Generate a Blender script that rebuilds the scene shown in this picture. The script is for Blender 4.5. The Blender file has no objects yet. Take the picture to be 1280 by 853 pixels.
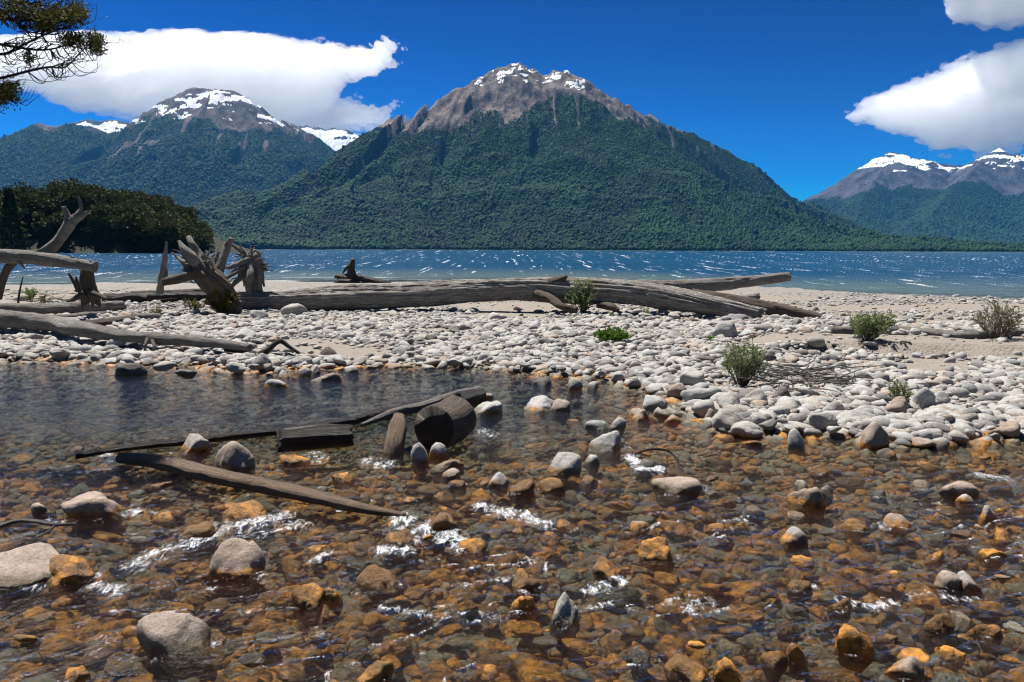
import bpy, bmesh, math, random
import numpy as np
from mathutils import Vector, Matrix

SC = bpy.context.scene
# ------------------------------------------------------------------ camera
CAM_H = 1.6
FPX = 1000.0                      # focal length in pixels of the 1280 px wide photograph
PITCH = math.radians(6.5)
ROLL = math.radians(0.22)
cam_d = bpy.data.cameras.new("camera")
cam_d.sensor_width = 36.0
cam_d.lens = 36.0 * FPX / 1280.0
cam_d.clip_start = 0.1
cam_d.clip_end = 60000.0
cam = bpy.data.objects.new("camera", cam_d)
SC.collection.objects.link(cam)
_f = np.array([0.0, math.cos(PITCH), -math.sin(PITCH)])
_u0 = np.array([0.0, math.sin(PITCH), math.cos(PITCH)])
_r0 = np.array([1.0, 0.0, 0.0])
_r = _r0 * math.cos(ROLL) + _u0 * math.sin(ROLL)
_u = _u0 * math.cos(ROLL) - _r0 * math.sin(ROLL)
cam.matrix_world = Matrix(((_r[0], _u[0], -_f[0], 0), (_r[1], _u[1], -_f[1], 0), (_r[2], _u[2], -_f[2], CAM_H), (0, 0, 0, 1)))
SC.camera = cam

# ------------------------------------------------------------------ sun and sky
SUN_EL = math.radians(65.0)
SUN_AZ = math.radians(-42.0)      # measured from +Y towards +X
world = bpy.data.worlds.new("World")
SC.world = world
world.use_nodes = True
wn, wl = world.node_tree.nodes, world.node_tree.links
wn.clear()
w_out = wn.new("ShaderNodeOutputWorld")
w_bg = wn.new("ShaderNodeBackground")
w_sky = wn.new("ShaderNodeTexSky")
w_sky.sky_type = 'NISHITA'
w_sky.sun_disc = False
w_sky.sun_elevation = SUN_EL
w_sky.sun_rotation = SUN_AZ
w_sky.altitude = 2500.0
w_sky.air_density = 1.0
w_sky.dust_density = 0.0
w_sky.ozone_density = 3.0
w_gam = wn.new("ShaderNodeGamma")               # the polarised deep blue of the photograph
w_gam.inputs["Gamma"].default_value = 2.3
w_mul = wn.new("ShaderNodeMix"); w_mul.data_type = 'RGBA'; w_mul.blend_type = 'MULTIPLY'
w_mul.inputs[0].default_value = 1.0
w_mul.inputs[7].default_value = (0.255, 0.255, 0.255, 1)
wl.new(w_sky.outputs[0], w_mul.inputs[6])
wl.new(w_mul.outputs[2], w_gam.inputs["Color"])
w_hsv = wn.new("ShaderNodeHueSaturation")
w_hsv.inputs["Saturation"].default_value = 1.5
wl.new(w_gam.outputs[0], w_hsv.inputs["Color"])
wl.new(w_hsv.outputs[0], w_bg.inputs["Color"])
w_bg.inputs["Strength"].default_value = 0.09
wl.new(w_bg.outputs[0], w_out.inputs["Surface"])

sun_d = bpy.data.lights.new("sun", 'SUN')
sun_d.energy = 5.0
sun_d.angle = math.radians(0.53)
sun_d.color = (1.0, 0.96, 0.90)
sun = bpy.data.objects.new("sun", sun_d)
SC.collection.objects.link(sun)
SUN_DIR = Vector((math.sin(SUN_AZ) * math.cos(SUN_EL), math.cos(SUN_AZ) * math.cos(SUN_EL), math.sin(SUN_EL)))
sun.rotation_euler = SUN_DIR.to_track_quat('Z', 'Y').to_euler()
sun.location = SUN_DIR * 50.0

vs = SC.view_settings
SC.display_settings.display_device = 'sRGB'
vs.view_transform = 'Standard'
vs.look = 'None'
vs.exposure = 0.97
vs.gamma = 1.0
vs.use_curve_mapping = False
cy = SC.cycles
cy.use_denoising = True
cy.denoising_input_passes = 'RGB_ALBEDO_NORMAL'
cy.denoising_prefilter = 'ACCURATE'
cy.max_bounces = 34
cy.diffuse_bounces = 3
cy.glossy_bounces = 3
cy.transmission_bounces = 4
cy.transparent_max_bounces = 16
cy.volume_bounces = 32
cy.sample_clamp_indirect = 6.0
cy.sample_clamp_direct = 5.0
cy.filter_width = 1.15
cy.caustics_reflective = False
cy.caustics_refractive = False

# ------------------------------------------------------------------ helpers
rng = np.random.default_rng(7)
random.seed(7)

def ray(px, py):
    return _f + _r * ((px - 640.0) / FPX) - _u * ((py - 426.5) / FPX)

def G(px, py, z=0.0):
    """point of the level z under a pixel of the photograph"""
    d = ray(px, py)
    t = (z - CAM_H) / d[2]
    return np.array([d[0] * t, d[1] * t, z])

def D(px, py, Y):
    """point at the distance Y along the view"""
    d = ray(px, py)
    t = Y / d[1]
    return np.array([d[0] * t, Y, CAM_H + d[2] * t])

def _hash(ix, iy, iz, seed):
    n = (ix.astype(np.int64) * 374761393 + iy.astype(np.int64) * 668265263 + iz.astype(np.int64) * 2147483647 + seed * 974634777) & 0xffffffff
    n = ((n ^ (n >> 13)) * 1274126177) & 0xffffffff
    n = ((n ^ (n >> 16)) * 2246822519) & 0xffffffff
    return ((n ^ (n >> 15)) & 0xffffff) / float(0xffffff)

def vnoise(x, y, z=0.0, seed=0):
    x, y, z = np.broadcast_arrays(np.asarray(x, float), np.asarray(y, float), np.asarray(z, float))
    ix, iy, iz = np.floor(x).astype(np.int64), np.floor(y).astype(np.int64), np.floor(z).astype(np.int64)
    fx, fy, fz = x - ix, y - iy, z - iz
    fx = fx * fx * fx * (fx * (fx * 6 - 15) + 10); fy = fy * fy * fy * (fy * (fy * 6 - 15) + 10); fz = fz * fz * fz * (fz * (fz * 6 - 15) + 10)
    def c(a, b, d): return _hash(ix + a, iy + b, iz + d, seed)
    x00 = c(0,0,0) * (1-fx) + c(1,0,0) * fx; x10 = c(0,1,0) * (1-fx) + c(1,1,0) * fx
    x01 = c(0,0,1) * (1-fx) + c(1,0,1) * fx; x11 = c(0,1,1) * (1-fx) + c(1,1,1) * fx
    return ((x00 * (1-fy) + x10 * fy) * (1-fz) + (x01 * (1-fy) + x11 * fy) * fz) * 2 - 1

def vnoise2(x, y, seed=0):
    x, y = np.broadcast_arrays(np.asarray(x, float), np.asarray(y, float))
    ix, iy = np.floor(x).astype(np.int64), np.floor(y).astype(np.int64)
    fx, fy = x - ix, y - iy
    fx = fx * fx * fx * (fx * (fx * 6 - 15) + 10); fy = fy * fy * fy * (fy * (fy * 6 - 15) + 10)
    z = np.zeros_like(ix)
    def c(a, b): return _hash(ix + a, iy + b, z, seed)
    return ((c(0,0) * (1-fx) + c(1,0) * fx) * (1-fy) + (c(0,1) * (1-fx) + c(1,1) * fx) * fy) * 2 - 1

def fbm2(x, y, oct=4, seed=0, gain=0.5, lac=2.03):
    a, s, tot = 1.0, 0.0, 0.0
    for k in range(oct):
        s = s + a * vnoise2(x, y, seed + k * 17); tot += a
        a *= gain; x = np.asarray(x) * lac + 13.7; y = np.asarray(y) * lac + 7.3
    return s / tot

def ridge2(x, y, oct=4, seed=0, gain=0.5):
    a, s, tot = 1.0, 0.0, 0.0
    for k in range(oct):
        s = s + a * (1 - 2 * np.abs(vnoise2(x, y, seed + k * 17))); tot += a
        a *= gain; x = np.asarray(x) * 2.07 + 3.1; y = np.asarray(y) * 2.07 + 9.2
    return s / tot

def fbm3(x, y, z, oct=4, seed=0, gain=0.5):
    a, s, tot = 1.0, 0.0, 0.0
    for k in range(oct):
        s = s + a * vnoise(x, y, z, seed + k * 17); tot += a
        a *= gain; x = x * 2.03 + 3.3; y = y * 2.03 + 1.7; z = z * 2.03 + 5.1
    return s / tot

def smooth(e0, e1, x):
    t = np.clip((np.asarray(x, float) - e0) / (e1 - e0), 0, 1)
    return t * t * (3 - 2 * t)

def mesh_np(name, verts, faces, smooth_shade=True):
    """mesh from an (n,3) array and an (m,3|4) array or a list of faces"""
    me = bpy.data.meshes.new(name)
    if isinstance(faces, np.ndarray):
        k = faces.shape[1]
        me.vertices.add(len(verts)); me.vertices.foreach_set("co", np.asarray(verts, np.float32).ravel())
        me.loops.add(faces.size); me.loops.foreach_set("vertex_index", faces.astype(np.int32).ravel())
        me.polygons.add(len(faces))
        me.polygons.foreach_set("loop_start", np.arange(0, faces.size, k, dtype=np.int32))
        me.polygons.foreach_set("loop_total", np.full(len(faces), k, np.int32))
        me.update(calc_edges=True)
        me.validate()
    else:
        me.from_pydata([tuple(v) for v in verts], [], faces); me.update()
    if smooth_shade:
        me.polygons.foreach_set("use_smooth", np.ones(len(me.polygons), bool))
    return me

def grid_faces(nr, nc):
    i = np.arange(nr - 1)[:, None] * nc + np.arange(nc - 1)[None, :]
    return np.stack([i, i + 1, i + nc + 1, i + nc], -1).reshape(-1, 4)

def add_attr(me, name, vals):
    a = me.attributes.new(name, 'FLOAT', 'POINT')
    a.data.foreach_set("value", np.asarray(vals, np.float32).ravel())

def obj(name, me, mat=None, parent=None, label=None, cat=None, group=None, kind=None):
    o = bpy.data.objects.new(name, me)
    SC.collection.objects.link(o)
    if mat is not None and me is not None and not me.materials:
        me.materials.append(mat)
    if parent is not None:
        o.parent = parent
    if label: o["label"] = label
    if cat: o["category"] = cat
    if group: o["group"] = group
    if kind: o["kind"] = kind
    return o

class NT:
    """small node-tree builder"""
    def __init__(self, name):
        self.mat = bpy.data.materials.new(name); self.mat.use_nodes = True
        self.n = self.mat.node_tree.nodes; self.l = self.mat.node_tree.links
        self.n.clear(); self.out = self.n.new("ShaderNodeOutputMaterial")
    def node(self, typ, **kw):
        nd = self.n.new(typ)
        for k, v in kw.items():
            if k.startswith("_"): setattr(nd, k[1:], v)
            else: self.put(nd, k, v)
        return nd
    def put(self, nd, key, v):
        key = key.replace("__", " ")
        s = nd.inputs[int(key[1:])] if key[0] == "i" and key[1:].isdigit() else nd.inputs[key]
        if isinstance(v, bpy.types.NodeSocket): self.l.new(v, s)
        elif hasattr(s, "default_value"):
            if isinstance(v, (tuple, list)) and len(v) == 3 and len(s.default_value) == 4: v = (*v, 1.0)
            s.default_value = v
    def math(self, op, a, b=0.0, c=0.0, clamp=False):
        nd = self.n.new("ShaderNodeMath"); nd.operation = op; nd.use_clamp = clamp
        for i, v in enumerate((a, b, c)): self.put(nd, f"i{i}", v)
        return nd.outputs[0]
    def ramp(self, fac, stops, interp='LINEAR'):
        nd = self.n.new("ShaderNodeValToRGB"); cr = nd.color_ramp; cr.interpolation = interp
        while len(cr.elements) > 1: cr.elements.remove(cr.elements[-1])
        for i, (p, c) in enumerate(stops):
            e = cr.elements[0] if i == 0 else cr.elements.new(p)
            e.position = p
            e.color = (c, c, c, 1) if isinstance(c, (int, float)) else (*c, 1)
        self.l.new(fac, nd.inputs[0]); return nd.outputs[0]
    def mixc(self, fac, a, b, blend='MIX'):
        nd = self.n.new("ShaderNodeMix"); nd.data_type = 'RGBA'; nd.blend_type = blend
        self.put(nd, "i0", fac); self.put(nd, "i6", a); self.put(nd, "i7", b); return nd.outputs[2]
    def noise(self, vec=None, scale=5.0, detail=4.0, rough=0.5, dist=0.0, out=0):
        nd = self.n.new("ShaderNodeTexNoise"); self.put(nd, "Scale", scale); self.put(nd, "Detail", detail)
        self.put(nd, "Roughness", rough); self.put(nd, "Distortion", dist)
        if vec is not None: self.l.new(vec, nd.inputs["Vector"])
        return nd.outputs[out]
    def mapping(self, vec, scale=(1, 1, 1), loc=(0, 0, 0), rot=(0, 0, 0)):
        nd = self.n.new("ShaderNodeMapping"); self.l.new(vec, nd.inputs[0])
        nd.inputs["Scale"].default_value = scale; nd.inputs["Location"].default_value = loc; nd.inputs["Rotation"].default_value = rot
        return nd.outputs[0]
    def attr(self, name):
        nd = self.n.new("ShaderNodeAttribute"); nd.attribute_name = name; return nd.outputs["Fac"]
    def coord(self, which="Object"):
        return self.n.new("ShaderNodeTexCoord").outputs[which]
    def pos(self): return self.n.new("ShaderNodeNewGeometry").outputs["Position"]
    def sep(self, vec, i):
        nd = self.n.new("ShaderNodeSeparateXYZ"); self.l.new(vec, nd.inputs[0]); return nd.outputs[i]
    def rand(self): return self.n.new("ShaderNodeObjectInfo").outputs["Random"]
    def bump(self, height, strength=0.5, dist=0.1, normal=None):
        nd = self.n.new("ShaderNodeBump"); self.put(nd, "Strength", strength); self.put(nd, "Distance", dist)
        self.l.new(height, nd.inputs["Height"])
        if normal is not None: self.l.new(normal, nd.inputs["Normal"])
        return nd.outputs[0]
    def principled(self, color, rough=0.8, normal=None, spec=0.3, **kw):
        nd = self.n.new("ShaderNodeBsdfPrincipled")
        self.put(nd, "Base Color", color); self.put(nd, "Roughness", rough); self.put(nd, "Specular IOR Level", spec)
        if normal is not None: self.l.new(normal, nd.inputs["Normal"])
        for k, v in kw.items(): self.put(nd, k.replace("_", " "), v)
        return nd.outputs[0]
    def done(self, shader):
        self.l.new(shader, self.out.inputs["Surface"]); return self.mat
# ------------------------------------------------------------------ clouds (lens-shaped bodies of droplets far behind the mountains)
def poly_sdf(px, py, poly):
    """signed distance to a polygon, positive inside"""
    P = np.array(poly, float); Q = np.roll(P, -1, 0)
    d2 = np.full(px.shape, 1e18); ins = np.zeros(px.shape, bool)
    for (x0, y0), (x1, y1) in zip(P, Q):
        ex, ey = x1 - x0, y1 - y0
        t = np.clip(((px - x0) * ex + (py - y0) * ey) / (ex * ex + ey * ey + 1e-9), 0, 1)
        d2 = np.minimum(d2, (px - x0 - t * ex) ** 2 + (py - y0 - t * ey) ** 2)
        c = ((y0 > py) != (y1 > py)) & (px < (x1 - x0) * (py - y0) / (y1 - y0 + 1e-12) + x0)
        ins ^= c
    return np.where(ins, 1, -1) * np.sqrt(d2)

m = NT("cloud_droplets")
vol = m.node("ShaderNodeVolumeScatter", Color=(1, 1, 1), Density=0.0032, Anisotropy=0.45)
m.l.new(vol.outputs[0], m.out.inputs["Volume"])
M_CLOUD = m.mat
FLIP = True

def cloud(name, poly, Y, thick, soft, rag, seed, label, step=1.5):
    P = np.array(poly, float)
    x0, y0 = P.min(0) - 25; x1, y1 = P.max(0) + 25
    xs = np.arange(x0, x1, step); ys = np.arange(y0, y1, step)
    gx, gy = np.meshgrid(xs, ys)
    d = poly_sdf(gx, gy, poly)
    r = rag(gx, gy)
    d = d + r * (12 * fbm2(gx / 46, gy / 26, 3, seed) + 13.0 * fbm2(gx / 16, gy / 9, 5, seed + 5, 0.65) - 2) + 2.2 * fbm2(gx / 9, gy / 7, 3, seed + 9)
    t = thick * (1 - np.exp(-np.maximum(d, 0) / soft)) * smooth(-0.5, 2.0, d)
    lump = (1 + 0.45 * fbm2(gx / 34, gy / 20, 4, seed + 21) + 0.12 * fbm2(gx / 10, gy / 8, 3, seed + 33))
    t = t * lump
    base = np.stack([np.full(gx.shape, 0.0)] * 3, -1)
    dr = _f + _r * ((gx[..., None] - 640.0) / FPX) - _u * ((gy[..., None] - 426.5) / FPX)
    base = dr * (Y / dr[..., 1:2]) + np.array([0, 0, CAM_H])
    f = base.copy(); b = base.copy()
    f[..., 1] -= 0.5 * t; b[..., 1] += 0.5 * t
    nr, nc = gx.shape
    gf = grid_faces(nr, nc)
    tf = t.ravel()[gf].max(1) > 1.0
    gf = gf[tf]
    back = gf[:, ::-1] + nr * nc
    # side walls along the rim
    e = np.concatenate([gf[:, [0, 1]], gf[:, [1, 2]], gf[:, [2, 3]], gf[:, [3, 0]]])
    key = np.sort(e, 1); uq, inv, cnt = np.unique(key[:, 0] * (nr * nc + 1) + key[:, 1], return_inverse=True, return_counts=True)
    rim = e[cnt[inv] == 1]
    walls = np.stack([rim[:, 1], rim[:, 0], rim[:, 0] + nr * nc, rim[:, 1] + nr * nc], 1)
    V = np.concatenate([f.reshape(-1, 3), b.reshape(-1, 3)])
    F = np.concatenate([gf, back, walls])
    used, F2 = np.unique(F, return_inverse=True)
    me = mesh_np(name, V[used], F2.reshape(F.shape)[:, ::-1].copy() if FLIP else F2.reshape(F.shape))
    return obj(name, me, M_CLOUD, None, label, "cloud")

cloud("cloud", [(-260, 60), (-120, 45), (20, 42), (105, 36), (180, 37), (260, 36), (330, 41), (400, 50), (455, 55), (488, 62), (500, 76), (478, 90), (450, 101), (432, 110), (462, 126), (496, 137), (470, 160), (430, 185), (330, 190), (250, 175), (170, 158), (120, 148), (85, 142), (62, 128), (35, 112), (-40, 104), (-180, 96)],
      13000.0, 1000.0, 16.0, lambda x, y: 0.35 + 1.5 * smooth(380, 480, x) + 0.6 * smooth(95, 150, y), 3,
      "broad flat white cloud behind the left snowy mountain")
cloud("cloud", [(1150, -60), (1172, -8), (1180, 18), (1190, 33), (1228, 38), (1262, 36), (1320, 26), (1400, 0), (1400, -90), (1260, -130)],
      14500.0, 900.0, 18.0, lambda x, y: 0.6 + 0 * x, 61, "small white cloud cut off by the upper right corner")
cloud("cloud", [(1282, 44), (1258, 50), (1225, 62), (1180, 80), (1130, 98), (1090, 112), (1066, 130), (1036, 149), (1085, 160), (1112, 168), (1140, 180), (1165, 192), (1200, 197), (1240, 195), (1300, 193), (1400, 175), (1500, 110), (1460, 50), (1360, 36)],
      14500.0, 1150.0, 18.0, lambda x, y: 0.55 + 0.6 * smooth(1120, 1040, x) + 0.5 * smooth(140, 190, y), 41,
      "billowing white cloud above the snowy peaks on the right")
# ------------------------------------------------------------------ instancing of uncountable stuff on a cloud of points
def point_stuff(name, pts, scl, rot, idx, protos, kind="stuff"):
    """one object that instances small prototype meshes on points (used only for uncountable stuff)"""
    me = bpy.data.meshes.new(name)
    pts = np.asarray(pts, np.float32)
    me.vertices.add(len(pts)); me.vertices.foreach_set("co", pts.ravel())
    for nm, arr in (("scl", scl), ("rot", rot)):
        a = me.attributes.new(nm, 'FLOAT_VECTOR', 'POINT'); a.data.foreach_set("vector", np.asarray(arr, np.float32).ravel())
    a = me.attributes.new("pick", 'INT', 'POINT'); a.data.foreach_set("value", np.asarray(idx, np.int32).ravel())
    me.update()
    col = bpy.data.collections.new(name + "_shapes")
    for i, p in enumerate(protos):
        po = bpy.data.objects.new("%s_shape_%02d" % (name, i), p); col.objects.link(po)
    ng = bpy.data.node_groups.new(name + "_scatter", 'GeometryNodeTree')
    ng.interface.new_socket("Geometry", in_out='INPUT', socket_type='NodeSocketGeometry')
    ng.interface.new_socket("Geometry", in_out='OUTPUT', socket_type='NodeSocketGeometry')
    N, L = ng.nodes, ng.links
    gi, go = N.new("NodeGroupInput"), N.new("NodeGroupOutput")
    ci = N.new("GeometryNodeCollectionInfo"); ci.inputs["Collection"].default_value = col
    ci.inputs["Separate Children"].default_value = True; ci.inputs["Reset Children"].default_value = True
    ip = N.new("GeometryNodeInstanceOnPoints"); ip.inputs["Pick Instance"].default_value = True
    def at(nm, typ):
        n = N.new("GeometryNodeInputNamedAttribute"); n.data_type = typ; n.inputs["Name"].default_value = nm; return n.outputs["Attribute"]
    L.new(gi.outputs[0], ip.inputs["Points"]); L.new(ci.outputs[0], ip.inputs["Instance"])
    L.new(at("pick", 'INT'), ip.inputs["Instance Index"])
    L.new(at("scl", 'FLOAT_VECTOR'), ip.inputs["Scale"])
    er = N.new("FunctionNodeEulerToRotation"); L.new(at("rot", 'FLOAT_VECTOR'), er.inputs[0]); L.new(er.outputs[0], ip.inputs["Rotation"])
    L.new(ip.outputs[0], go.inputs[0])
    o = obj(name, me, None, None, kind=kind)
    md = o.modifiers.new("scatter", 'NODES'); md.node_group = ng
    return o

_ICO = {}
def ico(level):
    if level not in _ICO:
        bm = bmesh.new(); bmesh.ops.create_icosphere(bm, subdivisions=level, radius=1.0)
        v = np.array([x.co[:] for x in bm.verts]); f = np.array([[q.index for q in t.verts] for t in bm.faces]); bm.free()
        _ICO[level] = (v, f)
    return _ICO[level]

# ------------------------------------------------------------------ mountains
def foliage_mat(name, dark, light, sat_var=0.3):
    m = NT(name)
    r = m.rand(); p = m.coord("Object")
    n = m.noise(p, 3.0, 3, 0.6)
    w = m.ramp(m.noise(m.mapping(m.pos(), (1.0, 0.45, 0.6)), 0.006, 5, 0.65), [(0.40, 0.0), (0.60, 1.0)])
    c = m.mixc(m.math('ADD', m.math('MULTIPLY', r, 0.4), m.math('ADD', m.math('MULTIPLY', n, 0.15), m.math('MULTIPLY', w, 0.5)), clamp=True), dark, light)
    b = m.bump(m.noise(p, 6.0, 3, 0.7), 0.8, 0.3)
    return m.done(m.principled(c, 0.75, b, 0.15))

def terrain_mat(name, forest_a, forest_b, rock_a, rock_b, fscale, rscale, snowc=(0.80, 0.84, 0.90)):
    m = NT(name)
    p = m.pos()
    n1 = m.noise(p, fscale, 5, 0.65); n2 = m.noise(p, fscale * 0.12, 4, 0.6)
    f = m.mixc(m.ramp(m.math('ADD', m.math('MULTIPLY', n1, 0.6), m.math('MULTIPLY', n2, 0.4)), [(0.36, 0.0), (0.62, 1.0)]), forest_a, forest_b)
    st = m.noise(m.mapping(p, (1, 1, 0.35)), rscale, 6, 0.65)
    st2 = m.noise(m.mapping(p, (1, 1, 1.6)), rscale * 7.0, 4, 0.7)
    r = m.mixc(m.ramp(m.math('ADD', m.math('MULTIPLY', st, 0.6), m.math('MULTIPLY', st2, 0.4)), [(0.42, 0.0), (0.58, 1.0)]), rock_a, rock_b)
    rough_edge = m.math('MULTIPLY', m.math('SUBTRACT', m.noise(p, fscale * 0.6, 5, 0.7), 0.5), 0.9)
    rm = m.ramp(m.math('ADD', m.attr("rock"), rough_edge), [(0.42, 0.0), (0.58, 1.0)])
    c = m.mixc(rm, f, r)
    se = m.math('MULTIPLY', m.math('SUBTRACT', m.noise(m.mapping(p, (1, 1, 2.0)), rscale * 1.4, 5, 0.65), 0.5), 0.8)
    sm = m.ramp(m.math('ADD', m.attr("snow"), se), [(0.46, 0.0), (0.54, 1.0)])
    c = m.mixc(sm, c, snowc)
    h = m.math('ADD', m.noise(p, fscale, 5, 0.7), m.math('MULTIPLY', st, rm))
    b = m.bump(h, 0.9, 0.35 / fscale)
    return m.done(m.principled(c, 0.9, b, 0.1))

def ridge_height(X, Y, ridges, seed, gully=1.0, k=0.035):
    """height of a massif whose crests are 3-D polylines; flanks fall to zero over each crest's width"""
    parts = []; info = None
    best = np.full(X.shape, -1e9); ub = np.zeros(X.shape); dmin = np.full(X.shape, 1e9)
    for ri, (pts, wid, pw) in enumerate(ridges):
        P = np.array([D(a, b, c) for a, b, c in pts]); W = np.interp(np.arange(len(P)), np.linspace(0, len(P) - 1, len(wid)), wid)
        hb = np.full(X.shape, -1e9); acc = 0.0; db = np.full(X.shape, 1e9); sb = np.zeros(X.shape); wb = np.ones(X.shape); zb = np.zeros(X.shape)
        for i in range(len(P) - 1):
            a, b = P[i], P[i + 1]; e = b[:2] - a[:2]; L = np.hypot(*e)
            t = np.clip(((X - a[0]) * e[0] + (Y - a[1]) * e[1]) / (L * L), 0, 1)
            d = np.hypot(X - a[0] - t * e[0], Y - a[1] - t * e[1])
            z = a[2] + (b[2] - a[2]) * t; w = W[i] + (W[i + 1] - W[i]) * t
            h = z * (1 - np.minimum(d / w, 1.6)) 
            sel = h > hb
            hb = np.where(sel, h, hb); db = np.where(sel, d, db); sb = np.where(sel, acc + t * L, sb); wb = np.where(sel, w, wb); zb = np.where(sel, z, zb)
            acc += L
        u = db / wb
        warp = 0.35 * fbm2(X / 420, Y / 420, 3, seed + ri)
        g = ridge2(sb / 230 + 1.4 * warp + ri * 7.7, db / 1500, 4, seed + 3 + ri, 0.55)
        prof = np.where(u < 1, np.clip(1 - u, 0, 1) ** pw, -(u - 1) * 0.5)
        amp = gully * smooth(0.015, 0.40, u) * np.clip(1.15 - u, 0, 1)
        g2 = 1 - 2 * np.abs(vnoise2(sb / 620 + 1.3 * warp + ri * 3.1, db / 2600, seed + 9 + ri))
        h = zb * prof + amp * zb * (0.20 * (g - 0.85) + 0.13 * (g2 - 0.9))
        best = np.maximum(best, h); dmin = np.where(h >= best, db, dmin)
        ub = np.where(h >= best, u, ub)
    crag = smooth(0.45, 0.75, best / max(best.max(), 1)) * gully
    best = best + crag * (40 * ridge2(X / 170, Y / 170, 5, seed + 60, 0.62) - 22)
    h = best + 12.0 * gully * fbm2(X / 120, Y / 120, 4, seed + 40, 0.55) * np.clip(best / 60, 0, 1)
    return h, ub, dmin

def massif(name, ridges, pxr, Yr, nc, nr, seed, mat, rockf, snowf, label, gully=1.0):
    pxs = np.linspace(pxr[0], pxr[1], nc); Ys = np.linspace(Yr[0], Yr[1], nr)
    gp, gY = np.meshgrid(pxs, Ys)
    dx = _f[0] + _r[0] * ((gp - 640) / FPX); dy = _f[1] + 0 * gp
    X = dx / dy * gY; Y = gY
    h, u, d = ridge_height(X, Y, ridges, seed, gully)
    me = mesh_np(name, np.stack([X, Y, h], -1).reshape(-1, 3), grid_faces(nr, nc))
    # photograph column/row of every vertex is not used below: masks come from height, slope and noise in the place
    gyx = np.gradient(h, axis=0) / np.gradient(Y, axis=0)
    rock = rockf(X, Y, h, u, d); snow = snowf(X, Y, h, u, d, gyx)
    add_attr(me, "rock", rock); add_attr(me, "snow", snow)
    o = obj(name, me, mat, None, label, "mountain", None, "structure")
    return o, X, Y, h, rock, snow

M_MAIN = terrain_mat("main_mountain_ground", (0.012, 0.030, 0.012), (0.035, 0.062, 0.020), (0.032, 0.029, 0.031), (0.19, 0.155, 0.13), 0.07, 0.018)
M_LEFT = terrain_mat("left_mountain_ground", (0.002, 0.014, 0.005), (0.014, 0.045, 0.010), (0.028, 0.026, 0.027), (0.12, 0.10, 0.088), 0.045, 0.012)
M_RIGHT = terrain_mat("right_mountain_ground", (0.004, 0.014, 0.008), (0.016, 0.034, 0.014), (0.020, 0.022, 0.032), (0.075, 0.074, 0.085), 0.03, 0.008)

sky_main = [(120, 312, 2750), (180, 290, 2900), (240, 266, 3050), (285, 246, 3200), (337, 221, 3400), (397, 191, 3600), (447, 167, 3750), (504, 138, 3900), (536, 124, 4000), (554, 115, 4040), (583, 100, 4100), (601, 93, 4140), (630, 82, 4180), (648, 76, 4200), (664, 84, 4200), (680, 89, 4200), (696, 83, 4180), (712, 90, 4180), (734, 100, 4180), (747, 107, 4200), (759, 118, 4230), (788, 134, 4350), (809, 142, 4450), (824, 149, 4500), (862, 166, 4650), (903, 182, 4800), (932, 201, 4850), (948, 213, 4880), (975, 234, 4900), (1010, 250, 4950), (1037, 267, 5000), (1075, 287, 5050), (1110, 300, 5100)]
main_ridges = [
    (sky_main, [900, 1000, 1500, 1650, 1700, 1600, 1200, 900, 700], 1.18),
    ([(716, 112, 4050), (759, 140, 3950), (795, 160, 3850), (831, 190, 3750), (874, 219, 3600), (936, 250, 3400), (1002, 272, 3250), (1068, 289, 3100), (1130, 297, 2980), (1207, 304, 2860), (1280, 309, 2760), (1400, 313, 2650)], [1300, 1000, 750, 520, 380, 300, 250], 1.05),
    ([(640, 118, 4000), (600, 170, 3600), (560, 225, 3250), (530, 280, 2950), (515, 312, 2700)], [900, 800, 550, 350, 200], 1.1),
    ([(545, 150, 3850), (470, 205, 3500), (410, 252, 3150), (370, 300, 2800)], [800, 650, 450, 250], 1.1),
    ([(700, 130, 4000), (720, 200, 3500), (735, 262, 3050), (742, 312, 2650)], [900, 750, 480, 250], 1.1),
    ([(445, 190, 3650), (350, 240, 3200), (280, 280, 2850)], [600, 500, 300], 1.1),
]
def rock_main(X, Y, h, u, d):
    n = fbm2(X / 260, Y / 260, 4, 5); g = ridge2(X / 150, Y / 700, 3, 77)
    line = 640 + 150 * n - 110 * g + 60 * smooth(-400, 600, X)
    r = smooth(-90, 90, h - line)
    bare = smooth(0.42, 0.75, ridge2(X / 120, Y / 900, 3, 91)) * smooth(380, 620, h) * 0.75
    return np.maximum(r, bare) * smooth(330, 430, h)
def snow_main(X, Y, h, u, d, gy):
    n = fbm2(X / 55, h / 17, 4, 15, 0.65) * 0.9 + fbm2(X / 300, Y / 300, 3, 8) * 0.4
    top = smooth(760, 940, h)
    return np.clip(0.5 + (n - 0.40 + 0.42 * top) * 2.2, 0, 1) * smooth(740, 820, h)
o_main, MX, MY, MH, MR, MS = massif("main_mountain", main_ridges, (100, 1430), (2450, 5700), 800, 280, 11, M_MAIN, rock_main, snow_main,
    "great central mountain with forested flanks and snow-flecked rocky summit")

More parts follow.
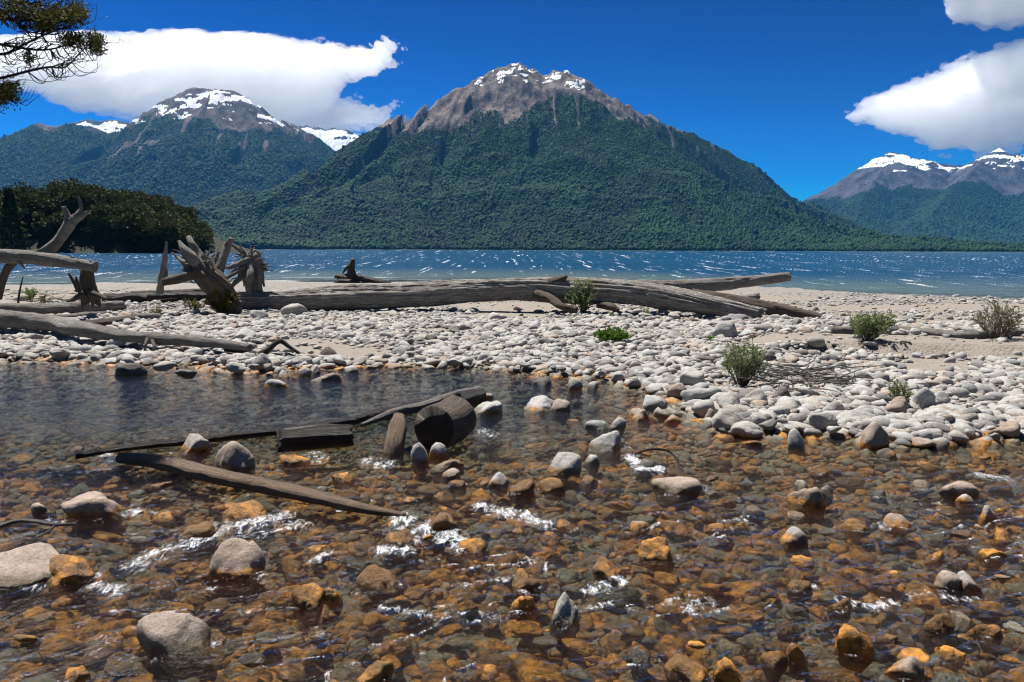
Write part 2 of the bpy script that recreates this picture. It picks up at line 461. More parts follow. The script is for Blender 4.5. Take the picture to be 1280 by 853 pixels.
left_ridges = [
    ([(-260, 240, 6600), (-150, 215, 6600), (-60, 190, 6600), (0, 174, 6600), (26, 161, 6650), (49, 152, 6650), (71, 157, 6700), (92, 153, 6750), (112, 158, 6900), (140, 166, 6950), (160, 160, 6850), (184, 139, 6700), (210, 120, 6600), (232, 112, 6600), (259, 109, 6600), (270, 107, 6600), (296, 114, 6650), (315, 126, 6700), (330, 139, 6750), (349, 146, 6800), (375, 158, 6850), (405, 175, 6900), (450, 205, 6900), (520, 250, 6900)], [2200, 2300, 2200, 1900, 2100, 2300, 2300, 1900], 1.25),
    ([(262, 116, 6500), (235, 160, 6000), (205, 205, 5500), (185, 245, 5050)], [1300, 1100, 900, 700], 1.1),
    ([(300, 122, 6500), (330, 170, 6100), (350, 215, 5600), (360, 260, 5200)], [1300, 1100, 900, 700], 1.1),
    ([(50, 160, 6550), (70, 200, 6000), (80, 240, 5500)], [1200, 1000, 700], 1.1),
]
def rock_left(X, Y, h, u, d):
    n = fbm2(X / 420, Y / 420, 4, 25); g = ridge2(X / 260, Y / 1400, 3, 27)
    line = 1010 + 190 * n - 120 * g
    bare = smooth(0.55, 0.8, ridge2(X / 210, Y / 1700, 3, 29)) * smooth(350, 800, h) * 0.7
    return np.maximum(smooth(-120, 120, h - line), bare)
def snow_left(X, Y, h, u, d, gy):
    n = fbm2(X / 110, h / 26, 4, 35, 0.65) * 1.1 + fbm2(X / 500, Y / 500, 3, 38) * 0.5
    return np.clip(0.5 + (n * 1.25 - 0.48 + 0.42 * smooth(1050, 1300, h) - 1.2 * smooth(70, 0, d) ) * 2.0, 0, 1) * smooth(900, 1040, h)
o_left, LX, LY, LH, LR, LS = massif("left_mountain", left_ridges, (-230, 520), (4600, 7600), 560, 180, 21, M_LEFT, rock_left, snow_left,
    "forested mountain on the left with snow streaks below its dark rounded top", 0.75)

far_ridges = [
    ([(60, 165, 8800), (100, 151, 8800), (112, 149, 8800), (135, 150, 8800), (165, 152, 8800), (200, 165, 8800)], [2200, 2200], 1.2),
    ([(330, 150, 9000), (360, 152, 9000), (378, 155, 9000), (398, 159, 9000), (412, 158, 9000), (428, 158, 9000), (440, 162, 9000), (470, 175, 9000), (520, 190, 9000)], [2200, 2200], 1.2),
]
massif("far_snow_ridge", far_ridges, (40, 540), (7700, 9700), 330, 70, 31, M_RIGHT, lambda X, Y, h, u, d: smooth(600, 800, h),
    lambda X, Y, h, u, d, gy: np.clip(0.5 + (fbm2(X / 260, h / 50, 4, 65, 0.6) + 0.15 - 0.6 * smooth(70, 10, d)) * 2.2, 0, 1) * smooth(950, 1080, h),
    "far rocky snow ridge showing between the left and central mountains")

right_ridges = [
    ([(960, 290, 9000), (1010, 251, 9000), (1052, 228, 9000), (1087, 209, 9000), (1102, 196, 9000), (1112, 188, 9000), (1130, 193, 9000), (1157, 199, 9050), (1176, 204, 9100), (1207, 206, 9200)], [2400, 2600], 1.35),
    ([(1190, 225, 8500), (1207, 208, 8800), (1226, 195, 8700), (1238, 189, 8700), (1249, 184, 8700), (1265, 190, 8700), (1280, 193, 8700), (1320, 215, 8700), (1400, 250, 8700), (1500, 280, 8600)], [2300, 2600], 1.35),
    ([(1226, 200, 8500), (1190, 240, 7800), (1160, 275, 7000)], [1500, 1000], 1.1),
    ([(1105, 205, 8800), (1080, 245, 8000), (1070, 280, 7200)], [1500, 1000], 1.1),
]
def rock_right(X, Y, h, u, d):
    n = fbm2(X / 500, Y / 500, 4, 45); g = ridge2(X / 380, Y / 1500, 3, 47)
    scar = smooth(0.35, 0.75, fbm2(X / 330 + 3.0, Y / 800, 3, 52)) * smooth(250, 450, h)
    return np.maximum(smooth(-140, 140, h - (660 + 210 * n - 130 * g)), scar)
def snow_right(X, Y, h, u, d, gy):
    n = fbm2(X / 170, h / 40, 5, 55, 0.65)
    return np.clip(0.5 + (n * 1.3 - 0.22 + 0.5 * smooth(860, 1060, h) - 0.5 * smooth(50, 0, d)) * 2.2, 0, 1) * smooth(770, 900, h)
o_right, RX, RY, RH, RR, RS = massif("right_mountains", right_ridges, (930, 1400), (6300, 9900), 400, 170, 51, M_RIGHT, rock_right, snow_right,
    "pair of hazy blue snow-capped mountains at the far right", 0.7)

# ------------------------------------------------------------------ the wood that covers the central mountain
def crown_blob(seed, level=2, squash=1.0):
    v, f = ico(level)
    n = fbm3(v[:, 0] * 1.7 + seed * 9.1, v[:, 1] * 1.7, v[:, 2] * 1.7, 3, seed)
    r = 1 + 0.42 * n
    w = v * r[:, None]; w[:, 2] *= squash
    return mesh_np("crown_%d" % seed, w, f, False)
M_WOOD = foliage_mat("far_canopy", (0.001, 0.010, 0.003), (0.012, 0.056, 0.006))
protos = [crown_blob(300 + k, 2, 1.15) for k in range(4)]
for p_ in protos: p_.materials.append(M_WOOD)
def wood_points(X, Y, H, rock, n, seed, zmin=2.0, cut=0.45):
    r = np.random.default_rng(seed)
    nr, nc = X.shape
    i = r.random(n * 3) * (nr - 1.001); j = r.random(n * 3) * (nc - 1.001)
    a, b = i.astype(int), j.astype(int); fi, fj = i - a, j - b
    def s(A): return (A[a, b] * (1-fi) * (1-fj) + A[a+1, b] * fi * (1-fj) + A[a, b+1] * (1-fi) * fj + A[a+1, b+1] * fi * fj)
    P = np.stack([s(X), s(Y), s(H)], 1); rk = s(rock)
    gy = np.gradient(H, axis=0) / np.gradient(Y, axis=0)
    facing = s(gy) > -0.03                      # slopes turned to the lake
    ok = (P[:, 2] > zmin) & (rk + 0.35 * (r.random(len(P)) - 0.5) < cut) & facing
    P = P[ok][:n]
    return P, r
P, r_ = wood_points(MX, MY, MH, MR, 150000, 5)
sz = 3.9 * np.exp(0.28 * r_.standard_normal(len(P))) * (1 - 0.4 * smooth(250, 650, P[:, 2]))
point_stuff("mountain_forest", P + np.stack([0 * sz, 0 * sz, 0.55 * sz], 1), np.stack([sz, sz, sz * r_.uniform(0.9, 1.5, len(P))], 1),
            np.stack([0 * sz, 0 * sz, r_.uniform(0, 6.28, len(P))], 1), r_.integers(0, 4, len(P)), protos)["label"] = "dense green forest covering the central mountain's slopes"

P, r_ = wood_points(LX, LY, LH, LR, 60000, 6)
sz = 6.0 * np.exp(0.28 * r_.standard_normal(len(P))) * (1 - 0.45 * smooth(500, 900, P[:, 2]))
point_stuff("left_forest", P + np.stack([0 * sz, 0 * sz, 0.4 * sz], 1), np.stack([sz, sz, sz * r_.uniform(0.9, 1.5, len(P))], 1),
            np.stack([0 * sz, 0 * sz, r_.uniform(0, 6.28, len(P))], 1), r_.integers(0, 4, len(P)), protos)["label"] = "forest covering the lower slopes of the left mountain"
P, r_ = wood_points(RX, RY, RH, RR, 50000, 7)
sz = 8.0 * np.exp(0.28 * r_.standard_normal(len(P))) * (1 - 0.45 * smooth(350, 650, P[:, 2]))
point_stuff("right_forest", P + np.stack([0 * sz, 0 * sz, 0.4 * sz], 1), np.stack([sz, sz, sz * r_.uniform(0.9, 1.5, len(P))], 1),
            np.stack([0 * sz, 0 * sz, r_.uniform(0, 6.28, len(P))], 1), r_.integers(0, 4, len(P)), protos)["label"] = "forest on the foot of the far right mountains"
# ------------------------------------------------------------------ ground: stream bed, gravel bar, lake shore and lake floor in one sheet
STREAM_PX = [(-700, 455), (-200, 452), (0, 452), (90, 453), (160, 457), (250, 461), (330, 468), (372, 462), (440, 459), (540, 458), (620, 461), (690, 470), (760, 473), (800, 486), (835, 496), (842, 516), (872, 528), (905, 541), (975, 546), (1040, 543), (1085, 553), (1150, 556), (1215, 552), (1290, 552), (1600, 560), (2400, 640), (2600, 3000), (-1500, 3000)]
SHORE_PX = [(-1200, 372), (-300, 364), (0, 361), (60, 360), (140, 358), (230, 356), (340, 355), (430, 354), (560, 353), (700, 353), (850, 356), (960, 363), (1050, 370), (1120, 374), (1200, 377), (1290, 380), (1500, 388), (2600, 400)]
LAKE_Z = -0.02
STREAM_P = np.array([G(a, min(b, 1400))[:2] if b < 2000 else (np.sign(a - 640) * 30.0, -14.0) for a, b in STREAM_PX])
SHORE_P = np.array([G(a, b, LAKE_Z)[:2] for a, b in SHORE_PX])

def line_y(X, P):
    o = np.argsort(P[:, 0]); return np.interp(X, P[o, 0], P[o, 1])

def sandy(X, Y):
    """0 stones .. 1 bare sand"""
    s = smooth(0.05, 0.40, fbm2(X / 2.6 + 5, Y / 1.7, 4, 812) - 0.13 + 0.10 * smooth(13, 19, Y))
    def blob(px, py, rx, ry, z=0.2):
        c = G(px, py, z); return np.exp(-(((X - c[0]) / rx) ** 2 + ((Y - c[1]) / ry) ** 2))
    s = s + 1.3 * blob(640, 384, 2.2, 1.8) + 1.0 * blob(1120, 400, 4.5, 2.2) + 1.5 * blob(1130, 432, 2.6, 0.65) + 1.5 * blob(1250, 436, 2.4, 0.75) + 0.8 * blob(330, 408, 1.4, .5) + 0.9 * blob(30, 372, 4, 2.5) + 1.2 * blob(1150, 385, 7, 1.4) + 1.1 * blob(880, 370, 4, 1.5) + 0.9 * blob(990, 470, 0.9, 0.35) + 0.7 * blob(1220, 480, 1.2, .5)
    return np.clip(s, 0, 1)

def terrain_z(X, Y, fine=True):
    X = np.asarray(X, float); Y = np.asarray(Y, float)
    ds = poly_sdf(X, Y, STREAM_P)
    dl = Y - line_y(X, SHORE_P)                       # beyond the lake edge
    ds = ds + 0.25 * fbm2(X / 1.1, Y / 1.1, 3, 801)
    bed = -0.055 - 0.085 * smooth(0.0, 1.4, ds) + 0.035 * fbm2(X / 0.8, Y / 0.8, 3, 803)
    pool = smooth(6.0, 7.6, Y) * smooth(2.2, 0.2, X) * smooth(0.15, 1.3, ds)
    bed = bed - 0.34 * pool
    bar = 0.07 * smooth(0.0, 0.5, -ds) + 0.13 * smooth(0.2, 3.5, -ds) + 0.06 * fbm2(X / 4.0, Y / 3.0, 3, 805) * smooth(0.3, 2, -ds)
    # low sandy bench with an undercut lip on the right
    edge = G(1150, 447, 0.12)[1] + 0.35 * fbm2(X / 1.6, X * 0 + 3, 3, 806)
    bench = smooth(-0.04, 0.03, Y - edge) * smooth(3.2, 4.2, X) * smooth(5.5, 4.0, Y - edge)
    bar = bar + 0.10 * bench - 0.06 * smooth(3.0, 4.0, X) * smooth(0.03, -0.5, Y - edge) * smooth(0.2, 1.0, -ds)
    z = np.where(ds > 0, bed, bar - 0.055 * smooth(0.25, 0, -ds))
    lakebed = LAKE_Z - 0.05 * np.clip(dl, 0, 30) - 0.012 * np.clip(dl - 30, 0, 400)
    z = np.where(dl > 0, lakebed, LAKE_Z + (z - LAKE_Z) * smooth(0.0, 2.6, -dl))
    if fine:
        z = z + 0.012 * fbm2(X / 0.25, Y / 0.25, 3, 809)
    return z

def ground_at(px, py, dz=0.0):
    """point of the ground under a pixel"""
    z = 0.1
    for _ in range(8):
        p = G(px, py, z); z = float(terrain_z(p[0], p[1], False)) + dz
    return G(px, py, z)

def zmat(X, Y): return float(terrain_z(np.array([X]), np.array([Y]))[0])

rowsY = np.concatenate([np.linspace(1.0, 3.0, 40)[:-1], 1.62 * 1000 / np.linspace(540, 52, 300), np.geomspace(32.2, 3200, 50)])
pxc = np.concatenate([np.linspace(-900, -60, 40)[:-1], np.linspace(-60, 1340, 440), np.linspace(1340, 2180, 40)[1:]])
gp, gY = np.meshgrid(pxc, rowsY)
gX = (gp - 640) / FPX * gY
gZ = terrain_z(gX, gY)
me = mesh_np("ground", np.stack([gX, gY, gZ], -1).reshape(-1, 3), grid_faces(*gX.shape))
add_attr(me, "stream", smooth(-0.15, 0.15, poly_sdf(gX, gY, STREAM_P)))
add_attr(me, "sand", sandy(gX, gY))
m = NT("shore_ground")
p = m.pos(); z = m.sep(p, 2)
vo = m.node("ShaderNodeTexVoronoi", Vector=p, Scale=22.0); vo2 = m.node("ShaderNodeTexVoronoi", Vector=p, Scale=60.0)
grav = m.mixc(m.sep(vo.outputs["Color"], 0), (0.06, 0.055, 0.05), (0.30, 0.285, 0.26))
grav = m.mixc(0.35, grav, m.mixc(m.sep(vo2.outputs["Color"], 1), (0.10, 0.088, 0.075), (0.36, 0.33, 0.29)))
n = m.noise(p, 9.0, 6, 0.7)
sand = m.mixc(n, (0.15, 0.128, 0.105), (0.29, 0.258, 0.22))
land = m.mixc(m.ramp(m.math('ADD', m.attr("sand"), m.math('MULTIPLY', m.math('SUBTRACT', n, 0.5), 0.6)), [(0.3, 0.0), (0.6, 1.0)]), grav, sand)
nearf = m.ramp(m.math('MULTIPLY', m.sep(p, 1), 0.1), [(0.42, 0.06), (0.68, 0.0)])
alg = m.ramp(m.math('ADD', m.noise(p, 2.2, 5, 0.65), nearf), [(0.53, 0.0), (0.66, 1.0)])
fleck = m.noise(p, 24.0, 6, 0.75)
bedc = m.mixc(m.ramp(fleck, [(0.36, 0.0), (0.62, 1.0)]), (0.035, 0.033, 0.022), (0.30, 0.265, 0.175))
bedc = m.mixc(m.math('MULTIPLY', alg, 0.75), bedc, m.mixc(m.ramp(fleck, [(0.38, 0.0), (0.60, 1.0)]), (0.08, 0.045, 0.012), (0.46, 0.21, 0.03)))
wet = m.ramp(z, [(0.0, 1.0), (0.06, 0.0)])
land = m.mixc(m.math('MULTIPLY', wet, 0.45), land, (0.05, 0.042, 0.034))
c = m.mixc(m.attr("stream"), land, bedc)
hgt = m.math('ADD', m.math('MULTIPLY', vo.outputs["Distance"], -0.7), m.math('MULTIPLY', m.noise(p, 70, 4, 0.7), 0.35))
M_GROUND = m.done(m.principled(c, m.math('SUBTRACT', 0.9, m.math('MULTIPLY', wet, 0.4)), m.bump(hgt, 0.8, 0.03), 0.3))
obj("ground", me, M_GROUND, None, "gravel bar, sandy shore and stony stream bed", "ground", None, "structure")

# ------------------------------------------------------------------ water
def water_mat(name, tint, deep, bump_nodes, foamcol=(0.72, 0.75, 0.78), rough=0.03, refr=0.0, ior=1.36, pool=None):
    m = NT(name)
    nb, nf = bump_nodes(m)
    fr = m.node("ShaderNodeFresnel", IOR=ior, Normal=nf)
    gl = m.node("ShaderNodeBsdfGlossy", Color=(1, 1, 1), Roughness=rough, Normal=nb)
    if pool is not None: tint = m.mixc(m.attr("pool"), tint, pool)      # deeper water takes more light
    tr = m.node("ShaderNodeBsdfTransparent", Color=tint)
    body = tr.outputs[0]
    if refr > 0:
        rf = m.node("ShaderNodeBsdfRefraction", Color=tint, Roughness=0.0, IOR=1.33, Normal=nb)
        mr = m.node("ShaderNodeMixShader", i0=refr); m.l.new(tr.outputs[0], mr.inputs[1]); m.l.new(rf.outputs[0], mr.inputs[2]); body = mr.outputs[0]
    if deep is not None:
        df = m.node("ShaderNodeBsdfDiffuse", Color=deep(m), Normal=nb)
        mx = m.node("ShaderNodeMixShader"); m.l.new(m.attr("depth"), mx.inputs[0]); m.l.new(tr.outputs[0], mx.inputs[1]); m.l.new(df.outputs[0], mx.inputs[2])
        body = mx.outputs[0]
    ws = m.node("ShaderNodeMixShader"); m.l.new(fr.outputs[0], ws.inputs[0]); m.l.new(body, ws.inputs[1]); m.l.new(gl.outputs[0], ws.inputs[2])
    fd = m.node("ShaderNodeBsdfDiffuse", Color=foamcol)
    fs = m.node("ShaderNodeMixShader")
    p = m.pos()
    fn = m.math('ADD', m.math('MULTIPLY', m.noise(m.mapping(p, (1.0, 0.42, 1.0), (0, 0, 0), (0, 0, 0.55)), 30.0, 6, 0.72, 0.9), 1.0), m.math('MULTIPLY', m.noise(p, 120.0, 3, 0.7), 0.35))
    fa = m.attr("foam")
    fm = m.math('MULTIPLY', m.ramp(m.math('ADD', m.math('MULTIPLY', fn, 0.9), m.math('MULTIPLY', fa, 0.30)), [(0.76, 0.0), (1.0, 0.9)]), m.ramp(fa, [(0.06, 0.0), (0.25, 1.0)]))
    m.l.new(fm, fs.inputs[0]); m.l.new(ws.outputs[0], fs.inputs[1]); m.l.new(fd.outputs[0], fs.inputs[2])
    return m.done(fs.outputs[0])

FOAM = []          # (x, y, rx, ry, strength) filled from the places where the stream breaks
def foam_px(px, py, wpx, hpx, s=1.0, ang=0.0):
    c = G(px, py); rx = 0.5 * wpx / FPX * c[1]; ry = 0.5 * abs(G(px, py - hpx / 2)[1] - G(px, py + hpx / 2)[1])
    FOAM.append((c[0], c[1], rx, ry, s, ang))
def foam_run(pts, wpx, s=1.0):
    for (a, b), (c, d) in zip(pts[:-1], pts[1:]):
        n = max(2, int(math.hypot(c - a, d - b) / (wpx * 0.5)))
        for i in range(n):
            t = i / n; foam_px(a + (c - a) * t, b + (d - b) * t, wpx, wpx * 0.55, s)
foam_run([(350, 648), (290, 662), (235, 682), (190, 696), (155, 716)], 40, .8)
foam_run([(120, 736), (165, 742)], 26, .8)
foam_run([(128, 572), (150, 580)], 26, .9)
foam_run([(505, 652), (560, 672), (600, 690)], 40, .9)
foam_run([(600, 632), (625, 640), (665, 648), (700, 662)], 26, .8)
foam_run([(480, 690), (520, 690)], 26, .9)
foam_run([(395, 700), (420, 688)], 20, .8)
foam_run([(790, 574), (800, 586), (835, 588)], 20, 1.0)
foam_run([(160, 642), (185, 638)], 22, .7)
foam_run([(740, 740), (790, 722)], 28, .8)
foam_run([(1055, 752), (1090, 760), (1130, 756)], 22, .8)
foam_run([(480, 762), (560, 776)], 22, .7)
foam_run([(390, 568), (410, 578)], 22, .7); foam_run([(460, 578), (500, 582)], 24, .7)
foam_run([(1100, 660), (1110, 648)], 16, .7); foam_run([(1225, 595), (1270, 600)], 16, .7)
foam_run([(130, 800), (110, 830)], 30, .6); foam_run([(255, 660), (300, 652)], 26, .6)
foam_run([(605, 540), (625, 548)], 20, .6); foam_run([(1180, 748), (1230, 752)], 24, .6)
foam_run([(660, 700), (700, 720)], 30, .5); foam_run([(600, 770), (640, 778)], 24, .5)

def foam_field(X, Y):
    f = np.zeros(X.shape)
    for (cx, cy, rx, ry, s, a) in FOAM:
        f = np.maximum(f, s * np.exp(-(((X - cx) / (rx * 1.1)) ** 2 + ((Y - cy) / (ry * 1.1)) ** 2)))
    return f

# lake
lY = np.concatenate([1.62 * 1000 / np.linspace(75, 12, 190), np.geomspace(140, 6500, 60)])
lp = np.concatenate([np.linspace(-1100, -60, 30)[:-1], np.linspace(-60, 1340, 720), np.linspace(1340, 2400, 30)[1:]])
lgp, lgY = np.meshgrid(lp, lY); lgX = (lgp - 640) / FPX * lgY
dl = lgY - line_y(lgX, SHORE_P)
wav = 0.06 * fbm2(lgX / 2.6, lgY / 1.6, 4, 931, 0.6) * smooth(0, 12, dl) + 0.02 * np.sin(dl * 2.2 + 2 * fbm2(lgX / 6, lgY / 6, 2, 933)) * smooth(7, 1, dl)
lZ = LAKE_Z + wav
surf_sparkle = np.zeros(lgX.shape)
for off, wd, s in ((0.35, 0.28, 1.0), (1.9, 0.35, 0.8), (4.2, .5, .6), (7.5, .7, .55)):
    q = dl - off - 0.8 * fbm2(lgX / 4, lgX * 0 + off, 3, 940)
    surf_sparkle = np.maximum(surf_sparkle, s * np.exp(-(q / wd) ** 2) * smooth(-0.1, 0.35, fbm2(lgX / 5.0, lgY / 3 + off, 2, 941 + int(off))))
# ruffled shallows on the left where the waves run out, and farther off white crests mixed with painted sun sparkle
surf_sparkle = np.maximum(surf_sparkle, 0.85 * smooth(0.0, 0.4, fbm2(lgX / 2.4, lgY / 1.0, 4, 955, 0.6)) * smooth(26, 1, dl) * (0.25 + 0.75 * smooth(1, -8, lgX)))
surf_sparkle = np.maximum(surf_sparkle, 1.0 * smooth(0.34, 0.58, fbm2(lgX / (0.14 + lgY * 0.0016), lgY / (0.8 + lgY * 0.03), 3, 957)) * smooth(6, 16, dl))
me = mesh_np("lake", np.stack([lgX, lgY, lZ], -1).reshape(-1, 3), grid_faces(*lgX.shape))
add_attr(me, "foam", surf_sparkle); add_attr(me, "depth", 0.12 + 0.88 * smooth(-1.0, 9.0, dl)); add_attr(me, "far", smooth(4.0, 38.0, dl))  # foam attribute also holds the sun sparkle painted on the lake
def bump_lake(m):
    p = m.pos()
    a = m.noise(m.mapping(p, (0.55, 1.0, 1.0)), 1.3, 6, 0.62, 0.3)
    b = m.noise(m.mapping(p, (0.5, 1.0, 1.0)), 0.25, 4, 0.6, 0.2)
    h = m.math('ADD', a, m.math('MULTIPLY', b, 2.5))
    nb = m.bump(h, 1.0, 0.6); return nb, nb
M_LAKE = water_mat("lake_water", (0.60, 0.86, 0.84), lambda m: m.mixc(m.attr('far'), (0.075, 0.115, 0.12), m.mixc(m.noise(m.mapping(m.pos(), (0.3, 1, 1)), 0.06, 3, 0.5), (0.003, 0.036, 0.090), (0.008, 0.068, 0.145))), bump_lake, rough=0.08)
obj("lake", me, M_LAKE, None, "wind-ruffled blue mountain lake", "lake", None, "structure")
# ------------------------------------------------------------------ stones
def stone_shape(seed, level=3, flat=0.65, planes=14, sharp=9.0, rough=0.05):
    """river stone: a sphere cut by random soft planes, then roughened; unit size"""
    r = np.random.default_rng(seed)
    v, f = ico(level)
    n = r.standard_normal((planes, 3)); n /= np.linalg.norm(n, axis=1)[:, None]
    d = r.uniform(0.62, 1.0, planes)
    q = np.maximum(v @ n.T, 0.0) / d
    rad = 1.0 / (np.sum(q ** sharp, 1) ** (1.0 / sharp) + 1e-6)
    rad = np.minimum(rad, 1.25)
    w = v * rad[:, None]
    o = seed * 3.17
    w = w * (1 + rough * 2.0 * fbm3(v[:, 0] * 1.6 + o, v[:, 1] * 1.6, v[:, 2] * 1.6, 2, seed) + rough * 0.8 * fbm3(v[:, 0] * 6 + o, v[:, 1] * 6, v[:, 2] * 6, 3, seed + 3))[:, None]
    w /= np.abs(w).max(0)
    w[:, 2] *= flat
    return w, f

def stone_mat(name, a, b, speck, algae_amt=1.0, warm=(0.30, 0.20, 0.12), wet_z=0.045, sc=1.0, darkf=0.15):
    m = NT(name)
    p = m.pos(); oc = m.coord("Object"); z = m.sep(p, 2); rn = m.rand()
    n = m.noise(p, 11.0 * sc, 6, 0.7); g = m.noise(p, 90.0 * sc, 3, 0.75)
    c = m.mixc(m.ramp(n, [(0.3, 0.0), (0.7, 1.0)]), a, b)
    c = m.mixc(m.math('MULTIPLY', m.ramp(g, [(0.55, 0.0), (0.66, 1.0)]), 0.7), c, speck)
    c = m.mixc(m.math('MULTIPLY', m.ramp(g, [(0.32, 1.0), (0.42, 0.0)]), 0.5), c, (0.48, 0.46, 0.43))
    c = m.mixc(m.math('MULTIPLY', m.math('MULTIPLY', rn, rn), 0.28), c, warm)                     # some stones warmer
    c = m.mixc(m.math('MULTIPLY', m.ramp(m.math('FRACT', m.math('MULTIPLY', rn, 7.31)), [(0.68, 0.0), (0.85, 1.0)]), darkf), c, (0.055, 0.056, 0.06))   # some dark
    vein = m.ramp(m.noise(m.mapping(p, (2.0, 2.0, 7.0), (0, 0, 0), (0.4, 0.7, 0)), 3.0 * sc, 3, 0.5, 1.0), [(0.47, 0.0), (0.5, 1.0), (0.53, 0.0)])
    c = m.mixc(m.math('MULTIPLY', vein, 0.18), c, (0.5, 0.48, 0.46))
    # wet foot and ochre algae where the stream washes the stone
    zz = m.math('ADD', z, m.math('MULTIPLY', m.math('SUBTRACT', m.noise(p, 14.0, 4, 0.6), 0.5), 0.05))
    wet = m.ramp(m.math('DIVIDE', zz, wet_z), [(0.55, 1.0), (1.0, 0.0)])
    alg = m.ramp(m.math('ADD', m.noise(p, 3.2, 5, 0.7), m.math('ADD', m.math('MULTIPLY', m.math('SUBTRACT', rn, 0.5), 0.3), m.ramp(m.math('MULTIPLY', m.sep(p, 1), 0.1), [(0.42, 0.05), (0.68, 0.0)]))), [(0.50, 0.0), (0.63, 1.0)])
    ac = m.mixc(m.ramp(m.noise(p, 17.0, 5, 0.75), [(0.38, 0.0), (0.62, 1.0)]), (0.075, 0.042, 0.012), (0.60, 0.255, 0.028))
    wc = m.mixc(1.0, c, (0.50, 0.47, 0.37), 'MULTIPLY')
    wc = m.mixc(m.math('MULTIPLY', alg, algae_amt), wc, ac)
    c = m.mixc(wet, c, wc)
    hgt = m.math('ADD', m.math('MULTIPLY', m.noise(p, 24.0 * sc, 6, 0.75), 1.0), m.math('MULTIPLY', g, 0.25))
    return m.done(m.principled(c, m.math('SUBTRACT', 0.85, m.math('MULTIPLY', wet, 0.5)), m.bump(hgt, 0.75, 0.024), 0.35))

M_STONE = {
    "grey": stone_mat("grey_granite", (0.25, 0.24, 0.22), (0.43, 0.415, 0.385), (0.05, 0.05, 0.05)),
    "pale": stone_mat("pale_granite", (0.26, 0.26, 0.25), (0.44, 0.435, 0.42), (0.14, 0.14, 0.13)),
    "brown": stone_mat("brown_stone", (0.21, 0.16, 0.125), (0.40, 0.325, 0.265), (0.05, 0.04, 0.035), 0.9),
    "dark": stone_mat("dark_stone", (0.045, 0.042, 0.04), (0.14, 0.13, 0.12), (0.02, 0.02, 0.02), 0.6),
    "algae": stone_mat("algae_stone", (0.17, 0.085, 0.02), (0.42, 0.20, 0.035), (0.05, 0.03, 0.012), 1.0, (0.20, 0.15, 0.06), 0.14),
}
M_LOOSE = {
    "grey": stone_mat("loose_grey_granite", (0.25, 0.24, 0.22), (0.43, 0.415, 0.385), (0.05, 0.05, 0.05)  , darkf=0.6),
    "pale": stone_mat("loose_pale_granite", (0.26, 0.26, 0.25), (0.44, 0.435, 0.42), (0.14, 0.14, 0.13)  , darkf=0.6),
    "brown": stone_mat("loose_brown_stone", (0.21, 0.16, 0.125), (0.40, 0.325, 0.265), (0.05, 0.04, 0.035), 0.9  , darkf=0.6),
    "dark": stone_mat("loose_dark_stone", (0.045, 0.042, 0.04), (0.14, 0.13, 0.12), (0.02, 0.02, 0.02), 0.6  , darkf=0.6),
    "algae": stone_mat("loose_algae_stone", (0.17, 0.085, 0.02), (0.42, 0.20, 0.035), (0.05, 0.03, 0.012), 1.0, (0.20, 0.15, 0.06), 0.14  , darkf=0.6),
}

NSHAPE = 10
_dry = [stone_shape(500 + k, 2, 0.62, 13, 7.0, 0.05) for k in range(NSHAPE)]

def rock(px, base, w, h, tone, label, flat=None, seed=None, sharp=9.0, tilt=0.0, rz=None, cat="rock", lvl=4, in_water=True, deep=0.25, group=None, cap=None):
    """a single rock standing where the photograph shows it; px, base: its foot; w, h: its size in pixels there"""
    seed = seed if seed is not None else int(px * 7 + base * 13) % 9973
    r = np.random.default_rng(seed)
    p = G(px, base, 0.0) if in_water else ground_at(px, base)
    dist = math.hypot(p[0], p[1]); th = math.atan2(CAM_H - p[2], dist)
    wm, hm = 1.1 * w / FPX * p[1], 1.08 * h / FPX * p[1]
    ry = wm * r.uniform(0.36, 0.46)
    ztop = max(0.46 * hm, (hm - 1.1 * ry * math.sin(th)) / math.cos(th))
    bury = max(0.85 * ztop, 0.22 * wm) + 0.05 if in_water else 0.5 * max(ztop, 0.25 * wm) + 0.02
    rz_half = 0.5 * (ztop + bury)
    lvl = 4 if w >= 36 else 3
    v, f = stone_shape(seed, lvl, 1.0, r.integers(9, 16), sharp, 0.11 if tone == 'algae' else 0.075)
    yaw = r.uniform(-0.35, 0.35) if rz is None else rz
    c, s = math.cos(tilt), math.sin(tilt)
    v = v @ np.array([[c, 0, s], [0, 1, 0], [-s, 0, c]]).T
    if cap is not None:
        k_ = 0.10; z_ = v[:, 2] - 0.25 * v[:, 1]
        v[:, 2] = np.where(z_ > cap, v[:, 2] - (z_ - cap) * 0.88, v[:, 2])
    v /= np.abs(v).max(0)
    v = v * np.array([wm / 2, ry, rz_half])
    me = mesh_np("rock", v + np.array([0, 0, rz_half]), f)
    o = obj("rock", me, M_STONE[tone], None, label, cat, group)
    o.location = (p[0], p[1] + ry * 0.9, p[2] - bury)
    o.rotation_euler = (0, 0, yaw)
    ROCKS.append((p[0], p[1] + ry * 0.9, wm / 2, ry))
    if in_water: WET_ROCKS.append((p[0], p[1] + ry * 0.9, wm / 2, ry, ztop))
    return o
ROCKS = []; WET_ROCKS = []
R_ = rock
